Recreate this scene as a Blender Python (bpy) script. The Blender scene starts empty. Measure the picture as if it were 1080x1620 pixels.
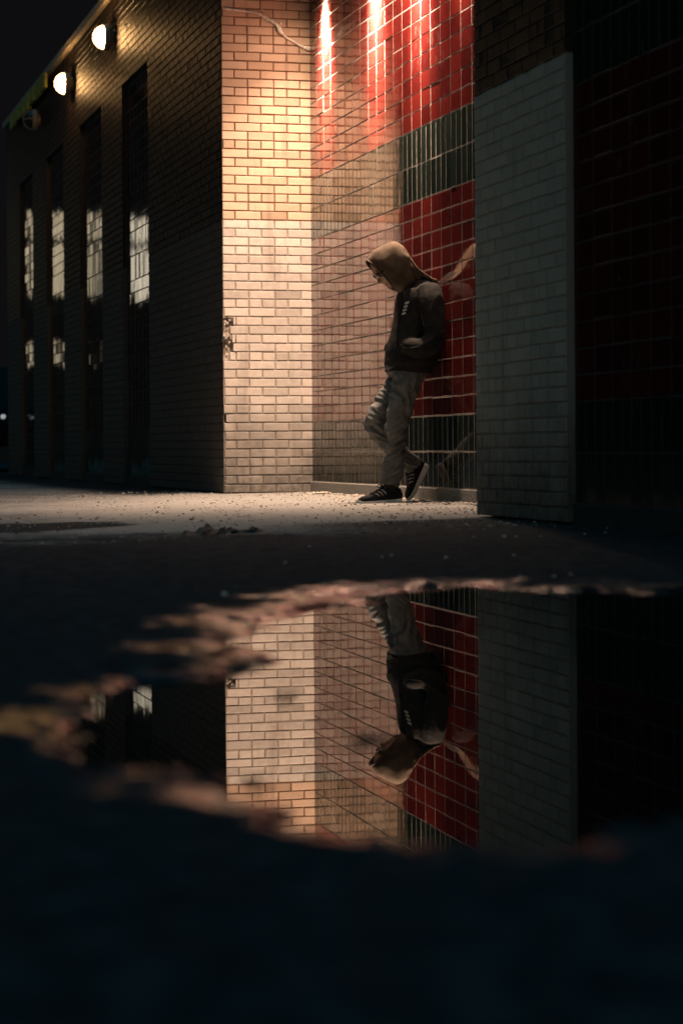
import bpy, bmesh, math, random
import numpy as np
from mathutils import Vector, Matrix, noise

random.seed(7); np.random.seed(7)
scene = bpy.context.scene
C = scene.collection
R = math.radians

# ---------------------------------------------------------------- camera model (photo 1080 x 1620)
F = 3500.0                      # focal length in photo pixels
AX, AY = 540.0, 708.0           # optical axis in the photo
ROLL = 0.0065
CAMZ = 0.335
def ray(px, py):
    x = px - ROLL * (py - AY); y = py + ROLL * (px - AX)
    return Vector(((x - AX) / F, 1.0, (AY - y) / F))
ANG = math.atan(940 / 3500.0)
SA, CA = math.sin(ANG), math.cos(ANG)
P0 = Vector((-0.885, 16.7, 0))  # front corner of the lit pier
BROT = -(math.pi / 2 - ANG)     # building frame: x = along the facade towards the camera, y = into the building
def to_local(p):
    q = p - P0
    return Vector((q.x * SA - q.y * CA, q.x * CA + q.y * SA, q.z))
def to_world(a, b, z):
    return Vector((P0.x + a * SA + b * CA, P0.y - a * CA + b * SA, z))
def hit_b(px, py, b):           # photo pixel -> (a, z) on a plane parallel to the facade
    d = ray(px, py); dl = Vector((d.x * SA - d.y * CA, d.x * CA + d.y * SA, d.z))
    o = to_local(Vector((0, 0, CAMZ)))
    t = (b - o.y) / dl.y
    return o.x + dl.x * t, o.z + dl.z * t
def hit_a(px, py, a):
    d = ray(px, py); dl = Vector((d.x * SA - d.y * CA, d.x * CA + d.y * SA, d.z))
    o = to_local(Vector((0, 0, CAMZ)))
    t = (a - o.x) / dl.x
    return o.y + dl.y * t, o.z + dl.z * t
def hit_z(px, py, z):
    d = ray(px, py); t = (z - CAMZ) / d.z
    return Vector((d.x * t, d.y * t, z))

# ---------------------------------------------------------------- object helpers
def link(name, me, parent=None, mats=()):
    o = bpy.data.objects.new(name, me); C.objects.link(o)
    for m in mats: me.materials.append(m)
    if parent is not None: o.parent = parent
    return o
def empty(name, loc=(0, 0, 0), rz=0.0):
    o = bpy.data.objects.new(name, None); C.objects.link(o)
    o.location = loc; o.rotation_euler = (0, 0, rz); o.empty_display_size = 0.2
    return o
def tag(o, label=None, cat=None, group=None, kind=None):
    if label: o['label'] = label
    if cat: o['category'] = cat
    if group: o['group'] = group
    if kind: o['kind'] = kind
    return o
class MB:
    def __init__(s): s.v = []; s.f = []; s.m = []
    def add(s, vs, fs, mat=0):
        n = len(s.v); s.v += [tuple(v) for v in vs]
        s.f += [tuple(i + n for i in f) for f in fs]; s.m += [mat] * len(fs)
    def box(s, a, b, mat=0):
        x0, y0, z0 = a; x1, y1, z1 = b
        s.add([(x0,y0,z0),(x1,y0,z0),(x1,y1,z0),(x0,y1,z0),(x0,y0,z1),(x1,y0,z1),(x1,y1,z1),(x0,y1,z1)],
              [(0,3,2,1),(4,5,6,7),(0,1,5,4),(1,2,6,5),(2,3,7,6),(3,0,4,7)], mat)
    def mesh(s, name, smooth=False):
        me = bpy.data.meshes.new(name); me.from_pydata(s.v, [], s.f)
        me.polygons.foreach_set('material_index', s.m)
        if smooth: me.polygons.foreach_set('use_smooth', [True] * len(s.f))
        me.update(); return me
    def build(s, name, parent=None, mats=(), smooth=False, bevel=0):
        o = link(name, s.mesh(name, smooth), parent, mats)
        if bevel:
            b = o.modifiers.new('bevel', 'BEVEL'); b.width = bevel; b.segments = 2; b.limit_method = 'ANGLE'
        return o
def lathe(prof, seg=32, axis='y', close=False):
    """profile (radius, height along axis)"""
    vs = []; fs = []
    for r, h in prof:
        for k in range(seg):
            t = 2 * math.pi * k / seg
            c, s_ = r * math.cos(t), r * math.sin(t)
            vs.append((c, h, s_) if axis == 'y' else (c, s_, h))
    for i in range(len(prof) - 1):
        for k in range(seg):
            k2 = (k + 1) % seg
            q = (i*seg+k, i*seg+k2, (i+1)*seg+k2, (i+1)*seg+k)
            fs.append(q if axis != 'y' else q[::-1])
    return vs, fs
def tube(path, rad, seg=10, cap=True):
    vs = []; fs = []; n = len(path)
    path = [Vector(p) for p in path]
    if not hasattr(rad, '__len__'): rad = [rad] * n
    for i, p in enumerate(path):
        t = (path[min(i+1, n-1)] - path[max(i-1, 0)]).normalized()
        up = Vector((0, 0, 1)) if abs(t.z) < .9 else Vector((1, 0, 0))
        e1 = t.cross(up).normalized(); e2 = t.cross(e1).normalized()
        for k in range(seg):
            w = 2 * math.pi * k / seg
            vs.append(p + (e1 * math.cos(w) + e2 * math.sin(w)) * rad[i])
    for i in range(n - 1):
        for k in range(seg):
            k2 = (k + 1) % seg
            fs.append((i*seg+k, (i+1)*seg+k, (i+1)*seg+k2, i*seg+k2))
    if cap:
        fs.append(tuple(range(seg))); fs.append(tuple(reversed(range((n-1)*seg, n*seg))))
    return vs, fs

# ---------------------------------------------------------------- material helpers
class NT:
    def __init__(s, name, disp=False):
        s.mat = bpy.data.materials.new(name); s.mat.use_nodes = True
        s.nt = s.mat.node_tree; s.nt.nodes.clear()
        s.out = s.nt.nodes.new('ShaderNodeOutputMaterial')
        s.p = s.nt.nodes.new('ShaderNodeBsdfPrincipled')
        s.nt.links.new(s.p.outputs[0], s.out.inputs[0])
    def n(s, t, **kw):
        nd = s.nt.nodes.new('ShaderNode' + t)
        for k, v in kw.items(): setattr(nd, k, v)
        return nd
    def set(s, sock, v):
        if isinstance(v, bpy.types.NodeSocket): s.nt.links.new(v, sock)
        elif v is not None:
            if isinstance(v, (tuple, list)) and len(v) == 3 and sock.type == 'RGBA': v = (*v, 1)
            sock.default_value = v
    def P(s, **kw):
        for k, v in kw.items(): s.set(s.p.inputs[k.replace('_', ' ')], v)
    def math(s, op, a, b=None, c=None, clamp=False):
        nd = s.n('Math', operation=op, use_clamp=clamp)
        s.set(nd.inputs[0], a); s.set(nd.inputs[1], b)
        if c is not None: s.set(nd.inputs[2], c)
        return nd.outputs[0]
    def mix(s, fac, a, b, mode='MIX'):
        nd = s.n('Mix', data_type='RGBA', blend_type=mode)
        s.set(nd.inputs[0], fac); s.set(nd.inputs[6], a); s.set(nd.inputs[7], b)
        return nd.outputs[2]
    def mixf(s, fac, a, b):
        nd = s.n('Mix', data_type='FLOAT')
        s.set(nd.inputs[0], fac); s.set(nd.inputs[2], a); s.set(nd.inputs[3], b)
        return nd.outputs[0]
    def coord(s, which='Object'):
        return s.n('TexCoord').outputs[which]
    def xyz(s, v):
        nd = s.n('SeparateXYZ'); s.set(nd.inputs[0], v); return nd.outputs
    def noise(s, vec, scale, detail=4, rough=.55, out=0, dist=0):
        nd = s.n('TexNoise'); s.set(nd.inputs['Vector'], vec)
        nd.inputs['Scale'].default_value = scale; nd.inputs['Detail'].default_value = detail
        nd.inputs['Roughness'].default_value = rough; nd.inputs['Distortion'].default_value = dist
        return nd.outputs[out]
    def voro(s, vec, scale, feature='F1', out=0):
        nd = s.n('TexVoronoi', feature=feature); s.set(nd.inputs['Vector'], vec)
        nd.inputs['Scale'].default_value = scale; return nd.outputs[out]
    def scalev(s, vec, sc):
        nd = s.n('Mapping'); s.set(nd.inputs[0], vec); nd.inputs['Scale'].default_value = sc; return nd.outputs[0]
    def ramp(s, fac, lo, hi):
        nd = s.n('MapRange', interpolation_type='SMOOTHSTEP'); s.set(nd.inputs[0], fac)
        nd.inputs[1].default_value = lo; nd.inputs[2].default_value = hi
        return nd.outputs[0]
    def bump(s, h, dist=.002, strength=1.0, normal=None):
        nd = s.n('Bump'); s.set(nd.inputs['Height'], h)
        nd.inputs['Distance'].default_value = dist; nd.inputs['Strength'].default_value = strength
        if normal is not None: s.set(nd.inputs['Normal'], normal)
        return nd.outputs[0]
    def island(s): return s.n('NewGeometry').outputs['Random Per Island']
def simple(name, col, rough=.6, metal=0.0, spec=.5, nscale=40, var=.3, bump=0.0):
    m = NT(name); co = m.coord()
    nz = m.noise(co, nscale)
    m.P(Base_Color=m.mix(m.ramp(nz, .3, .7), tuple(c * (1 - var) for c in col), tuple(min(1, c * (1 + var)) for c in col)),
        Roughness=rough, Metallic=metal, Specular_IOR_Level=spec)
    if bump: m.P(Normal=m.bump(nz, bump))
    return m.mat

# ---------------------------------------------------------------- materials of the building
PAINT_Z = 2.06
def brick_material(name, brick_lo, brick_hi, paint, mortar=False, vary=.3):
    m = NT(name); co = m.coord(); x, y, z = m.xyz(co)
    fine = m.noise(co, 160, 3); mid = m.noise(co, 22, 5); big = m.noise(co, 3.2, 5)
    rnd = m.island()
    wob = m.math('MULTIPLY', m.math('SUBTRACT', m.noise(co, 6, 3), .5), .045)
    painted = m.ramp(m.math('ADD', z, wob), PAINT_Z + .012, PAINT_Z - .012)
    wear = m.ramp(m.math('ADD', mid, m.math('MULTIPLY', fine, .25)), .86, .94)      # chipped paint
    painted = m.math('MULTIPLY', painted, m.math('SUBTRACT', 1, wear))
    t = rnd if not mortar else big
    bc = m.mix(m.math('MULTIPLY_ADD', t, .75, m.math('MULTIPLY', mid, .25)), brick_lo, brick_hi)
    pv = m.math('MULTIPLY_ADD', m.math('MULTIPLY_ADD', rnd, .5, m.math('MULTIPLY', mid, .5)), vary, .95 - vary / 2)
    pc = m.mix(1.0, paint, pv, 'MULTIPLY')
    col = m.mix(painted, bc, pc)
    # grime splashed up from the ground and drip stains
    gz = m.math('ADD', z, m.math('MULTIPLY', m.math('SUBTRACT', big, .5), .75))
    grime = m.math('MULTIPLY', m.ramp(gz, .8, .0), .9)
    grime = m.math('MULTIPLY', grime, m.math('MULTIPLY_ADD', mid, .9, .45), clamp=True)
    col = m.mix(grime, col, (.07, .066, .058))
    drip = m.noise(m.scalev(co, (9, 9, .8)), 1.0, 4)
    col = m.mix(m.math('MULTIPLY', m.ramp(drip, .55, .75), .35), col, (.11, .08, .055))
    spots = m.ramp(m.voro(co, 26), .10, .05)
    pick = m.ramp(m.noise(co, 9, 2), .60, .66)
    col = m.mix(m.math('MULTIPLY', m.math('MULTIPLY', spots, pick), .5), col, (.06, .05, .045))
    odd = m.math('MULTIPLY', m.ramp(m.math('FRACT', m.math('MULTIPLY', rnd, 17.31)), .93, .95), vary * .5 if not mortar else 0.0)
    col = m.mix(odd, col, m.mix(1.0, col, (.45, .42, .40), 'MULTIPLY'))
    m.P(Base_Color=col, Roughness=m.mixf(painted, .52, .72) if not mortar else .9, Specular_IOR_Level=.4)
    h = m.math('ADD', m.math('MULTIPLY', fine, .5), mid)
    m.P(Normal=m.bump(h, .004, .8))
    return m.mat
M_brick = brick_material('shaded_facade_brick', (.009, .006, .005), (.034, .018, .011), (.095, .077, .062))  # brick and paint darkened in colour to imitate light falling off leftwards
M_mortar = brick_material('shaded_facade_mortar', (.012, .010, .008), (.020, .015, .012), (.082, .067, .054), True)
M_brick2 = brick_material('grey_pier_brick', (.018, .011, .007), (.06, .034, .02), (.50, .455, .375))  # lighter copy of the facade colours, imitating stronger light at this end
M_mortar2 = brick_material('grey_pier_mortar', (.012, .010, .008), (.02, .015, .012), (.475, .432, .356), True)
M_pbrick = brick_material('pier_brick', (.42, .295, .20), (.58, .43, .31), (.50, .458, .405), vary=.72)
M_pmortar = brick_material('pier_mortar', (.13, .072, .04), (.18, .10, .055), (.31, .27, .23), True)  # painted-over joints also darkened to imitate the shade inside them

def tile_material(name, c0, c1, coat=1.0):
    m = NT(name); co = m.coord(); x, y, z = m.xyz(co)
    rnd = m.island()
    mid = m.noise(co, 14, 5); big = m.noise(co, 2.2, 4); fine = m.noise(co, 150, 2)
    col = m.mix(m.math('MULTIPLY_ADD', rnd, .7, m.math('MULTIPLY', mid, .3)), c0, c1)
    # chalky smears and drips that stick to some of the tiles
    smear = m.noise(m.scalev(co, (24, 24, 9)), 1.0, 6, .62, dist=1.0)
    where = m.ramp(m.noise(co, 2.1, 2), .52, .64)
    sm = m.math('MULTIPLY', m.ramp(smear, .56, .74), m.math('MULTIPLY', where, .4))
    col = m.mix(sm, col, (.34, .30, .27))
    specks = m.math('MULTIPLY', m.ramp(m.voro(co, 34), .09, .05), m.ramp(m.noise(co, 17, 2), .58, .64))
    col = m.mix(m.math('MULTIPLY', specks, .7), col, (.5, .46, .4))
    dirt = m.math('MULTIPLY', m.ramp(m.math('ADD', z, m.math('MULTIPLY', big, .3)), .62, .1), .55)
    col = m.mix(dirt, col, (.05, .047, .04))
    wav = m.bump(m.noise(co, 7, 2), .0014, .4)
    wav = m.bump(fine, .0002, .4, wav)
    ro = m.math('MULTIPLY_ADD', mid, .10, .30)
    ro = m.math('ADD', ro, m.math('MULTIPLY', m.math('ADD', sm, dirt), .4))
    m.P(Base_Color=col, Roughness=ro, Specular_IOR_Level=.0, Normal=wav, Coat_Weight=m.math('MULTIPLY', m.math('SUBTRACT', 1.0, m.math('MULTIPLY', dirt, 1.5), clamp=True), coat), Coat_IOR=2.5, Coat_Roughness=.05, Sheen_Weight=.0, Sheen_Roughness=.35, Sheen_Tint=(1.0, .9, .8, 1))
    m.P(Coat_Normal=wav)
    return m.mat
M_red = tile_material('red_glaze', (.050, .006, .006), (.138, .016, .013))
M_green = tile_material('green_glaze', (.006, .011, .009), (.020, .030, .024))
M_red_dull = tile_material('dull_red_glaze', (.03, .005, .005), (.09, .012, .010), .12)
M_green_dull = tile_material('dull_green_glaze', (.006, .010, .008), (.016, .022, .018), .12)
M_red_slot = tile_material('shaded_red_glaze', (.018, .004, .004), (.05, .009, .008))  # the bay's red glaze with the niches' shade put into its colour
M_grout = simple('pale_grout', (.34, .31, .27), .8, nscale=30, var=.35)
M_grout2 = simple('shaded_grout', (.05, .046, .042), .85, nscale=30, var=.4)  # grout darkened in colour to imitate shade on the panels
M_concrete = simple('skirting_concrete', (.20, .195, .175), .85, nscale=60, var=.4, bump=.004)
M_darkmetal = simple('dark_metal', (.03, .03, .03), .45, .7)
M_tan = simple('lamp_base_paint', (.27, .215, .165), .5, 0)
M_coping = simple('coping_stone', (.34, .29, .22), .8, nscale=20, bump=.004)
M_yellow = simple('yellow_lit_fascia', (.42, .34, .06), .6, nscale=14, var=.6)  # yellow lamp light put into the fascia colour
M_roof = simple('roof_felt', (.03, .03, .03), .9)

# ---------------------------------------------------------------- brick and tile walls in real relief
COURSE, BRICK, JOINT = .0667, .2033, .0095
def subtract(iv, holes):
    out = [iv]
    for h0, h1 in holes:
        nx = []
        for a, b in out:
            if h1 <= a or h0 >= b: nx.append((a, b)); continue
            if h0 > a: nx.append((a, h0))
            if h1 < b: nx.append((h1, b))
        out = nx
    return out
def lump(mb, o, u, n, u0, u1, z0, z1, proud, ch, jit, mat, tilt=0.0, rng=random, back=0.0):
    """one brick or tile: a bevelled block standing on the plane through o with outward normal n"""
    du, dz = rng.uniform(-tilt, tilt), rng.uniform(-tilt, tilt)
    pr = proud + rng.uniform(-min(jit, .0009), jit)
    cu, cz = (u0 + u1) / 2, (z0 + z1) / 2
    vs = []
    for (uu, zz) in ((u0, z0), (u1, z0), (u1, z1), (u0, z1)):
        vs.append(o + u * uu + n * back + Vector((0, 0, zz)))
    for (uu, zz, su, sz) in ((u0, z0, 1, 1), (u1, z0, -1, 1), (u1, z1, -1, -1), (u0, z1, 1, -1)):
        e = pr - ch + du * (uu - cu) + dz * (zz - cz)
        vs.append(o + u * uu + n * e + Vector((0, 0, zz)))
    for (uu, zz, su, sz) in ((u0, z0, 1, 1), (u1, z0, -1, 1), (u1, z1, -1, -1), (u0, z1, 1, -1)):
        q = ch * rng.uniform(.8, 1.4)
        uu += su * q; zz += sz * q
        e = pr + du * (uu - cu) + dz * (zz - cz)
        vs.append(o + u * uu + n * e + Vector((0, 0, zz)))
    fs = []
    for k in range(4):
        k2 = (k + 1) % 4
        fs.append((k, k2, 4 + k2, 4 + k)); fs.append((4 + k, 4 + k2, 8 + k2, 8 + k))
    fs.append((8, 9, 10, 11))
    if (u.cross(Vector((0, 0, 1)))).dot(n) < 0: fs = [f[::-1] for f in fs]
    mb.add(vs, fs, mat)
def backing(mb, o, u, n, u0, u1, z0, z1, mat, off=0.0):
    vs = [o + u * a + n * off + Vector((0, 0, z)) for a, z in ((u0, z0), (u1, z0), (u1, z1), (u0, z1))]
    f = (0, 1, 2, 3)
    if (u.cross(Vector((0, 0, 1)))).dot(n) < 0: f = f[::-1]
    mb.add(vs, [f], mat)
def brick_face(mb, o, u, n, L0, L1, z0, z1, holes=(), seed=1, skip=None, proud=.008):
    rng = random.Random(seed)
    nc = int(round((z1 - z0) / COURSE))
    for c in range(nc):
        zb = z0 + c * COURSE; zt = zb + COURSE - JOINT
        hs = [(h[0], h[1]) for h in holes if h[2] < zt - .01 and h[3] > zb + .01]
        header = (c % 6 == 3)
        cuts = []; x = L0 - (BRICK / 2 if c % 2 else 0) - rng.uniform(0, .004)
        k = 0
        while x < L1:
            w = BRICK
            if header and (k % 5) in (1, 2, 3, 4): w = BRICK / 2
            cuts.append((x, x + w - JOINT)); x += w; k += 1
        for a, b in cuts:
            a = max(a, L0); b = min(b, L1)
            if b - a < .012: continue
            for p, q in subtract((a, b), hs):
                if q - p < .012: continue
                wob = rng.uniform(-.0015, .0015)
                if skip: p = skip(p, (zb + zt) / 2, rng)
                lump(mb, o, u, n, p, q, zb + wob, zt + wob + rng.uniform(-.001, .001), proud, min(.003, proud * .6), proud * .27, 0, .008, rng)
UX, UY, UZ = Vector((1, 0, 0)), Vector((0, 1, 0)), Vector((0, 0, 1))
TW, TH = .205, .1155              # red glazed tiles, stacked bond
Z_RED0, Z_G0, Z_G1 = .53, 1.915, 2.375
TILE_TILT = .004
def tile_face(mb, o, u, n, L0, L1, ztop, start=None, seed=3, tilt=TILE_TILT):
    rng = random.Random(seed)
    backing(mb, o, u, n, L0, L1, 0, ztop, 2, .0030)
    s0 = L0 if start is None else start
    rows = []
    for z in (.08, .305): rows.append((z, z + .225, TW / 2, 1))
    z = Z_RED0
    while z < Z_G0 - .01: rows.append((z, z + TH, TW, 0)); z += (Z_G0 - Z_RED0) / 12
    for z in (Z_G0, Z_G0 + .23): rows.append((z, z + .23, TW / 2, 1))
    z = Z_G1
    while z < ztop - .02: rows.append((z, min(z + TH, ztop), TW, 0)); z += TH
    for zb, zt, w, m in rows:
        rowp = rng.uniform(-.0012, .0012)
        k = math.floor((L0 - s0) / w)
        while s0 + k * w < L1:
            p = max(L0, s0 + k * w); q = min(L1, s0 + (k + 1) * w); k += 1
            if q - p < .02: continue
            g = .0068
            z0, z1 = zb + .0045, zt - .0045
            if rng.random() < .07: z0 -= .004; 
            lump(mb, o, u, n, p + g * .8, q - g * .8, z0, z1, .0054 + rowp * .4, .0016, .0009 if rng.random() > .07 else .004, m, tilt, rng)

# ---- light levels, tuned against the photograph
LAMP_W = (25, 115, 250, 30)
BEAM_W = (300, 560, 620, 40)
WASH_W = (5200, 6800, 3600, 500)
PIER_W = (0, 0, 520, 0)
WASH_DEG = 54
BEAM_DEG = 86
LZ, LO = 3.76, .16
SPOT_DEG = 149
LAMP_E = 100.0
FAR_E = 1.3
SKY_FRONT = (.0036, .0034, .0040)
FILL_BACK = (.074, .074, .062)  # grey fill added behind the camera to lift the walls
FILL_UP = (.0, .24, .38)  # teal fill added overhead to lift dark surfaces, far above the visible sky
FSTOP = 2.8
EXPO = 0.2


# ================================================================= THE BUILDING
bld = empty('brick_building', P0, BROT)
tag(bld, 'dark brick building with lit tiled bay, protruding piers and tall tiled window niches', 'building')
DEP = .69                         # depth of the tiled bay behind the facade
TOP = 4.75
A_END = -14.2
N_OUT = Vector((0, -1, 0))
def px_a(px, py, b=0.0): return hit_b(px, py, b)[0]
slots = []
for x0, x1, yy in ((195, 235.5, 350), (128, 162, 350), (75, 101.5, 380), (33, 53, 400)):
    slots.append((px_a(x0, yy), px_a(x1, yy)))
SLOT_TOP = 57 * COURSE
SL_B = .038
holes = [(a0, a1, -1, SLOT_TOP) for a0, a1 in slots]
NC = int(TOP / COURSE)
ZT = NC * COURSE
def facade(L0, L1, holes, seed):
    mb = MB()
    brick_face(mb, Vector((0, 0, 0)), UX, N_OUT, L0, L1, 0, ZT, holes, seed, proud=.0045)
    xs = [L0] + [v for h in holes for v in (h[0], h[1])] + [L1]
    xs.sort()
    for i in range(0, len(xs), 2):
        backing(mb, Vector((0, 0, 0)), UX, N_OUT, xs[i], xs[i+1], 0, SLOT_TOP if holes else ZT, 1)
    if holes: backing(mb, Vector((0, 0, 0)), UX, N_OUT, L0, L1, SLOT_TOP, ZT, 1)
    for h in holes:               # jambs and head of each niche
        for a, nn in ((h[0], UX), (h[1], -UX)):
            backing(mb, Vector((a, 0, 0)), UY, nn, 0, SL_B + .02, 0, SLOT_TOP, 0)
        mb.add([(h[0], 0, SLOT_TOP), (h[1], 0, SLOT_TOP), (h[1], SL_B + .02, SLOT_TOP), (h[0], SL_B + .02, SLOT_TOP)], [(0, 3, 2, 1)], 0)
    return mb
holes = sorted(holes)
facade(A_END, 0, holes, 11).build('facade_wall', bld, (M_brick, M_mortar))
A_R0, A_R1 = px_a(753, 500), px_a(896.5, 500)
PR1 = A_R1 + 1.48
facade(A_R0, 14.5, [(A_R1, PR1, -1, SLOT_TOP), (PR1 + 1.3, PR1 + 2.75, -1, SLOT_TOP)], 12).build('facade_wall', bld, (M_brick2, M_mortar2))
# end wall far left
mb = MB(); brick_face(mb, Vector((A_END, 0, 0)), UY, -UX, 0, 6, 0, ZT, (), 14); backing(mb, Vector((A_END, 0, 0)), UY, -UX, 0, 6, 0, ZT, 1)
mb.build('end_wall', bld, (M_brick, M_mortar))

M_block2 = simple('dark_concrete', (.03, .03, .028), .9, nscale=40, var=.5)  # panel skirting, much darker in tone than the bay skirting
# the brightly lit front of the pier, with the knocked corner
HEAD_Z = 4.35
kn = [hit_a(358, 516, 0), hit_a(361, 551, 0), hit_a(357, 662, 0)]
def chip(p, z, rng):
    for (kb, kz), r in zip(kn, (.068, .082, .036)):
        if abs(z - kz) < r and p < .03: return max(p, rng.uniform(.03, .085) * (1 if r > .04 else .5))
    if p < .01 and rng.random() < (.75 if z < .7 else .25): return p + rng.uniform(.002, .012)
    return p
mb = MB()
NCP = int(HEAD_Z / COURSE) + 1
brick_face(mb, Vector((0, 0, 0)), UY, UX, -.0, DEP, 0, NCP * COURSE, (), 21, chip)
rng = random.Random(5)
# broken brick stubs where the corner has been knocked away
nb, nz = 30, int(NCP * COURSE / .02)
vs = []; fs = []
for j in range(nz + 1):
    for i in range(nb + 1):
        b = DEP * (i / nb) ** 1.6; z = NCP * COURSE * j / nz
        dep = 0.0
        for (kb, kz), r in zip(kn, (.062, .076, .03)):
            dd = math.hypot((b - .015) / 1.3, z - kz) + .018 * noise.noise((b * 60, z * 60, 3))
            if dd < r: dep = max(dep, .075 * (1 - (dd / r) ** 2) + .012 * noise.noise((b * 90, z * 90, 1)))
        near = max(0, 1 - min(math.hypot(b, z - kz) for kb, kz in kn) / .1)
        vs.append((-dep + (near * .012 * noise.noise((b * 70, z * 70, 7)) if near > 0 else 0), b, z))
for j in range(nz):
    for i in range(nb):
        q = j * (nb + 1) + i
        fs.append((q, q + 1, q + nb + 2, q + nb + 1))
mb.add(vs, fs, 1)
for k in range(40):               # rubble fragments in the wounds and nibbled arris below
    if k < 26:
        kb, kz = kn[k % 3]; b = rng.uniform(.01, .05); z = kz + rng.uniform(-.05, .05); s = rng.uniform(.005, .014)
    else:
        b = rng.uniform(.0, .02); z = rng.uniform(.02, .62); s = rng.uniform(.006, .013)
    bm = bmesh.new(); bmesh.ops.create_icosphere(bm, subdivisions=1, radius=s)
    for v in bm.verts:
        v.co *= rng.uniform(.5, 1.3); v.co.x *= .5; v.co += Vector((-.012 if k < 26 else .0, b, z))
    bm.verts.index_update()
    mb.add([v.co[:] for v in bm.verts], [[v.index for v in f.verts] for f in bm.faces], 0); bm.free()
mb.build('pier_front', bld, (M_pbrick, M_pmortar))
# other side of the bay (seen by the lamps) and the deep right-hand bay
mb = MB()
brick_face(mb, Vector((A_R0, 0, 0)), UY, -UX, 0, DEP, 0, NCP * COURSE, (), 22); backing(mb, Vector((A_R0, 0, 0)), UY, -UX, 0, DEP, 0, NCP * COURSE, 1)
mb.build('pier_side', bld, (M_brick2, M_mortar2))
# tiled backs of the bays
a_edge = px_a(748, 300, DEP)
start = a_edge - math.ceil(a_edge / TW) * TW
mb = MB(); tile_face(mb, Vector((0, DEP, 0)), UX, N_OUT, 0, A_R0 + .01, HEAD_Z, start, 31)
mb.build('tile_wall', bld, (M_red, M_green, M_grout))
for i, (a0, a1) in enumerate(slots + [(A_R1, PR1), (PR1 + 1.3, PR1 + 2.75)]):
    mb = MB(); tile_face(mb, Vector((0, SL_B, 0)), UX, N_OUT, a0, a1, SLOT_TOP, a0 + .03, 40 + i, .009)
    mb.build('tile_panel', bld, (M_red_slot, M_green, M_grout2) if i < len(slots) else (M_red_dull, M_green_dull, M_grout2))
mb = MB(); mb.box((.004, DEP - .024, -.2), (A_R0 - .004, DEP + .01, .079))
mb.build('skirting', bld, (M_concrete,), bevel=.006)
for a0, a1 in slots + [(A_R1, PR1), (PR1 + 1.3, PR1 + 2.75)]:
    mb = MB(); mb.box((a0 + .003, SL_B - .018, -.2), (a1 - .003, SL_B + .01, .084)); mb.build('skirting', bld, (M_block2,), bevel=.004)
# heads over the bays, soffits, roof, coping
def head(L0, L1, seed):
    mb = MB(); z0 = (NCP - 1) * COURSE
    brick_face(mb, Vector((0, 0, 0)), UX, N_OUT, L0, L1, z0, ZT, (), seed)
    backing(mb, Vector((0, 0, 0)), UX, N_OUT, L0, L1, z0, ZT, 1)
    mb.box((L0, .002, z0), (L1, DEP + .1, z0 + .2), 1)
    return mb
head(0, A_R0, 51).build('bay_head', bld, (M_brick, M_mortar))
mb = MB(); mb.box((A_END + .01, .02, ZT - .05), (14.5, 6, ZT + .04)); mb.build('roof', bld, (M_roof,))
mb = MB(); mb.box((A_END - .02, -.055, ZT + .002), (14.5, .24, ZT + .085)); mb.build('roof_coping', bld, (M_coping,), bevel=.008)
f0, f1 = px_a(27, 165), px_a(84, 115)
mb = MB(); rng = random.Random(9)
nseg = 7
for k in range(nseg):
    p = f0 + (f1 - f0) * k / nseg; q = f0 + (f1 - f0) * (k + 1) / nseg - .012
    mb.box((p, -.085 - rng.uniform(0, .02), ZT - .17 + rng.uniform(-.03, .03)), (q, -.062, ZT - .004))
mb.build('fascia_board', bld, (M_yellow,), bevel=.004)
M_block = simple('core_block', (.05, .045, .04), .9)
mb = MB(); mb.box((A_END + .02, DEP + .12, -.3), (14.5, 5.9, ZT - .1)); mb.box((A_END + .02, .12, -.3), (-.06, DEP + .11, ZT - .1))
mb.box((A_R0 + .06, .12, -.3), (14.5, DEP + .11, ZT - .1))
mb.build('inner_core', bld, (M_block,))
# rainwater pipe between the niches
pa = px_a(131, 300); 

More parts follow.
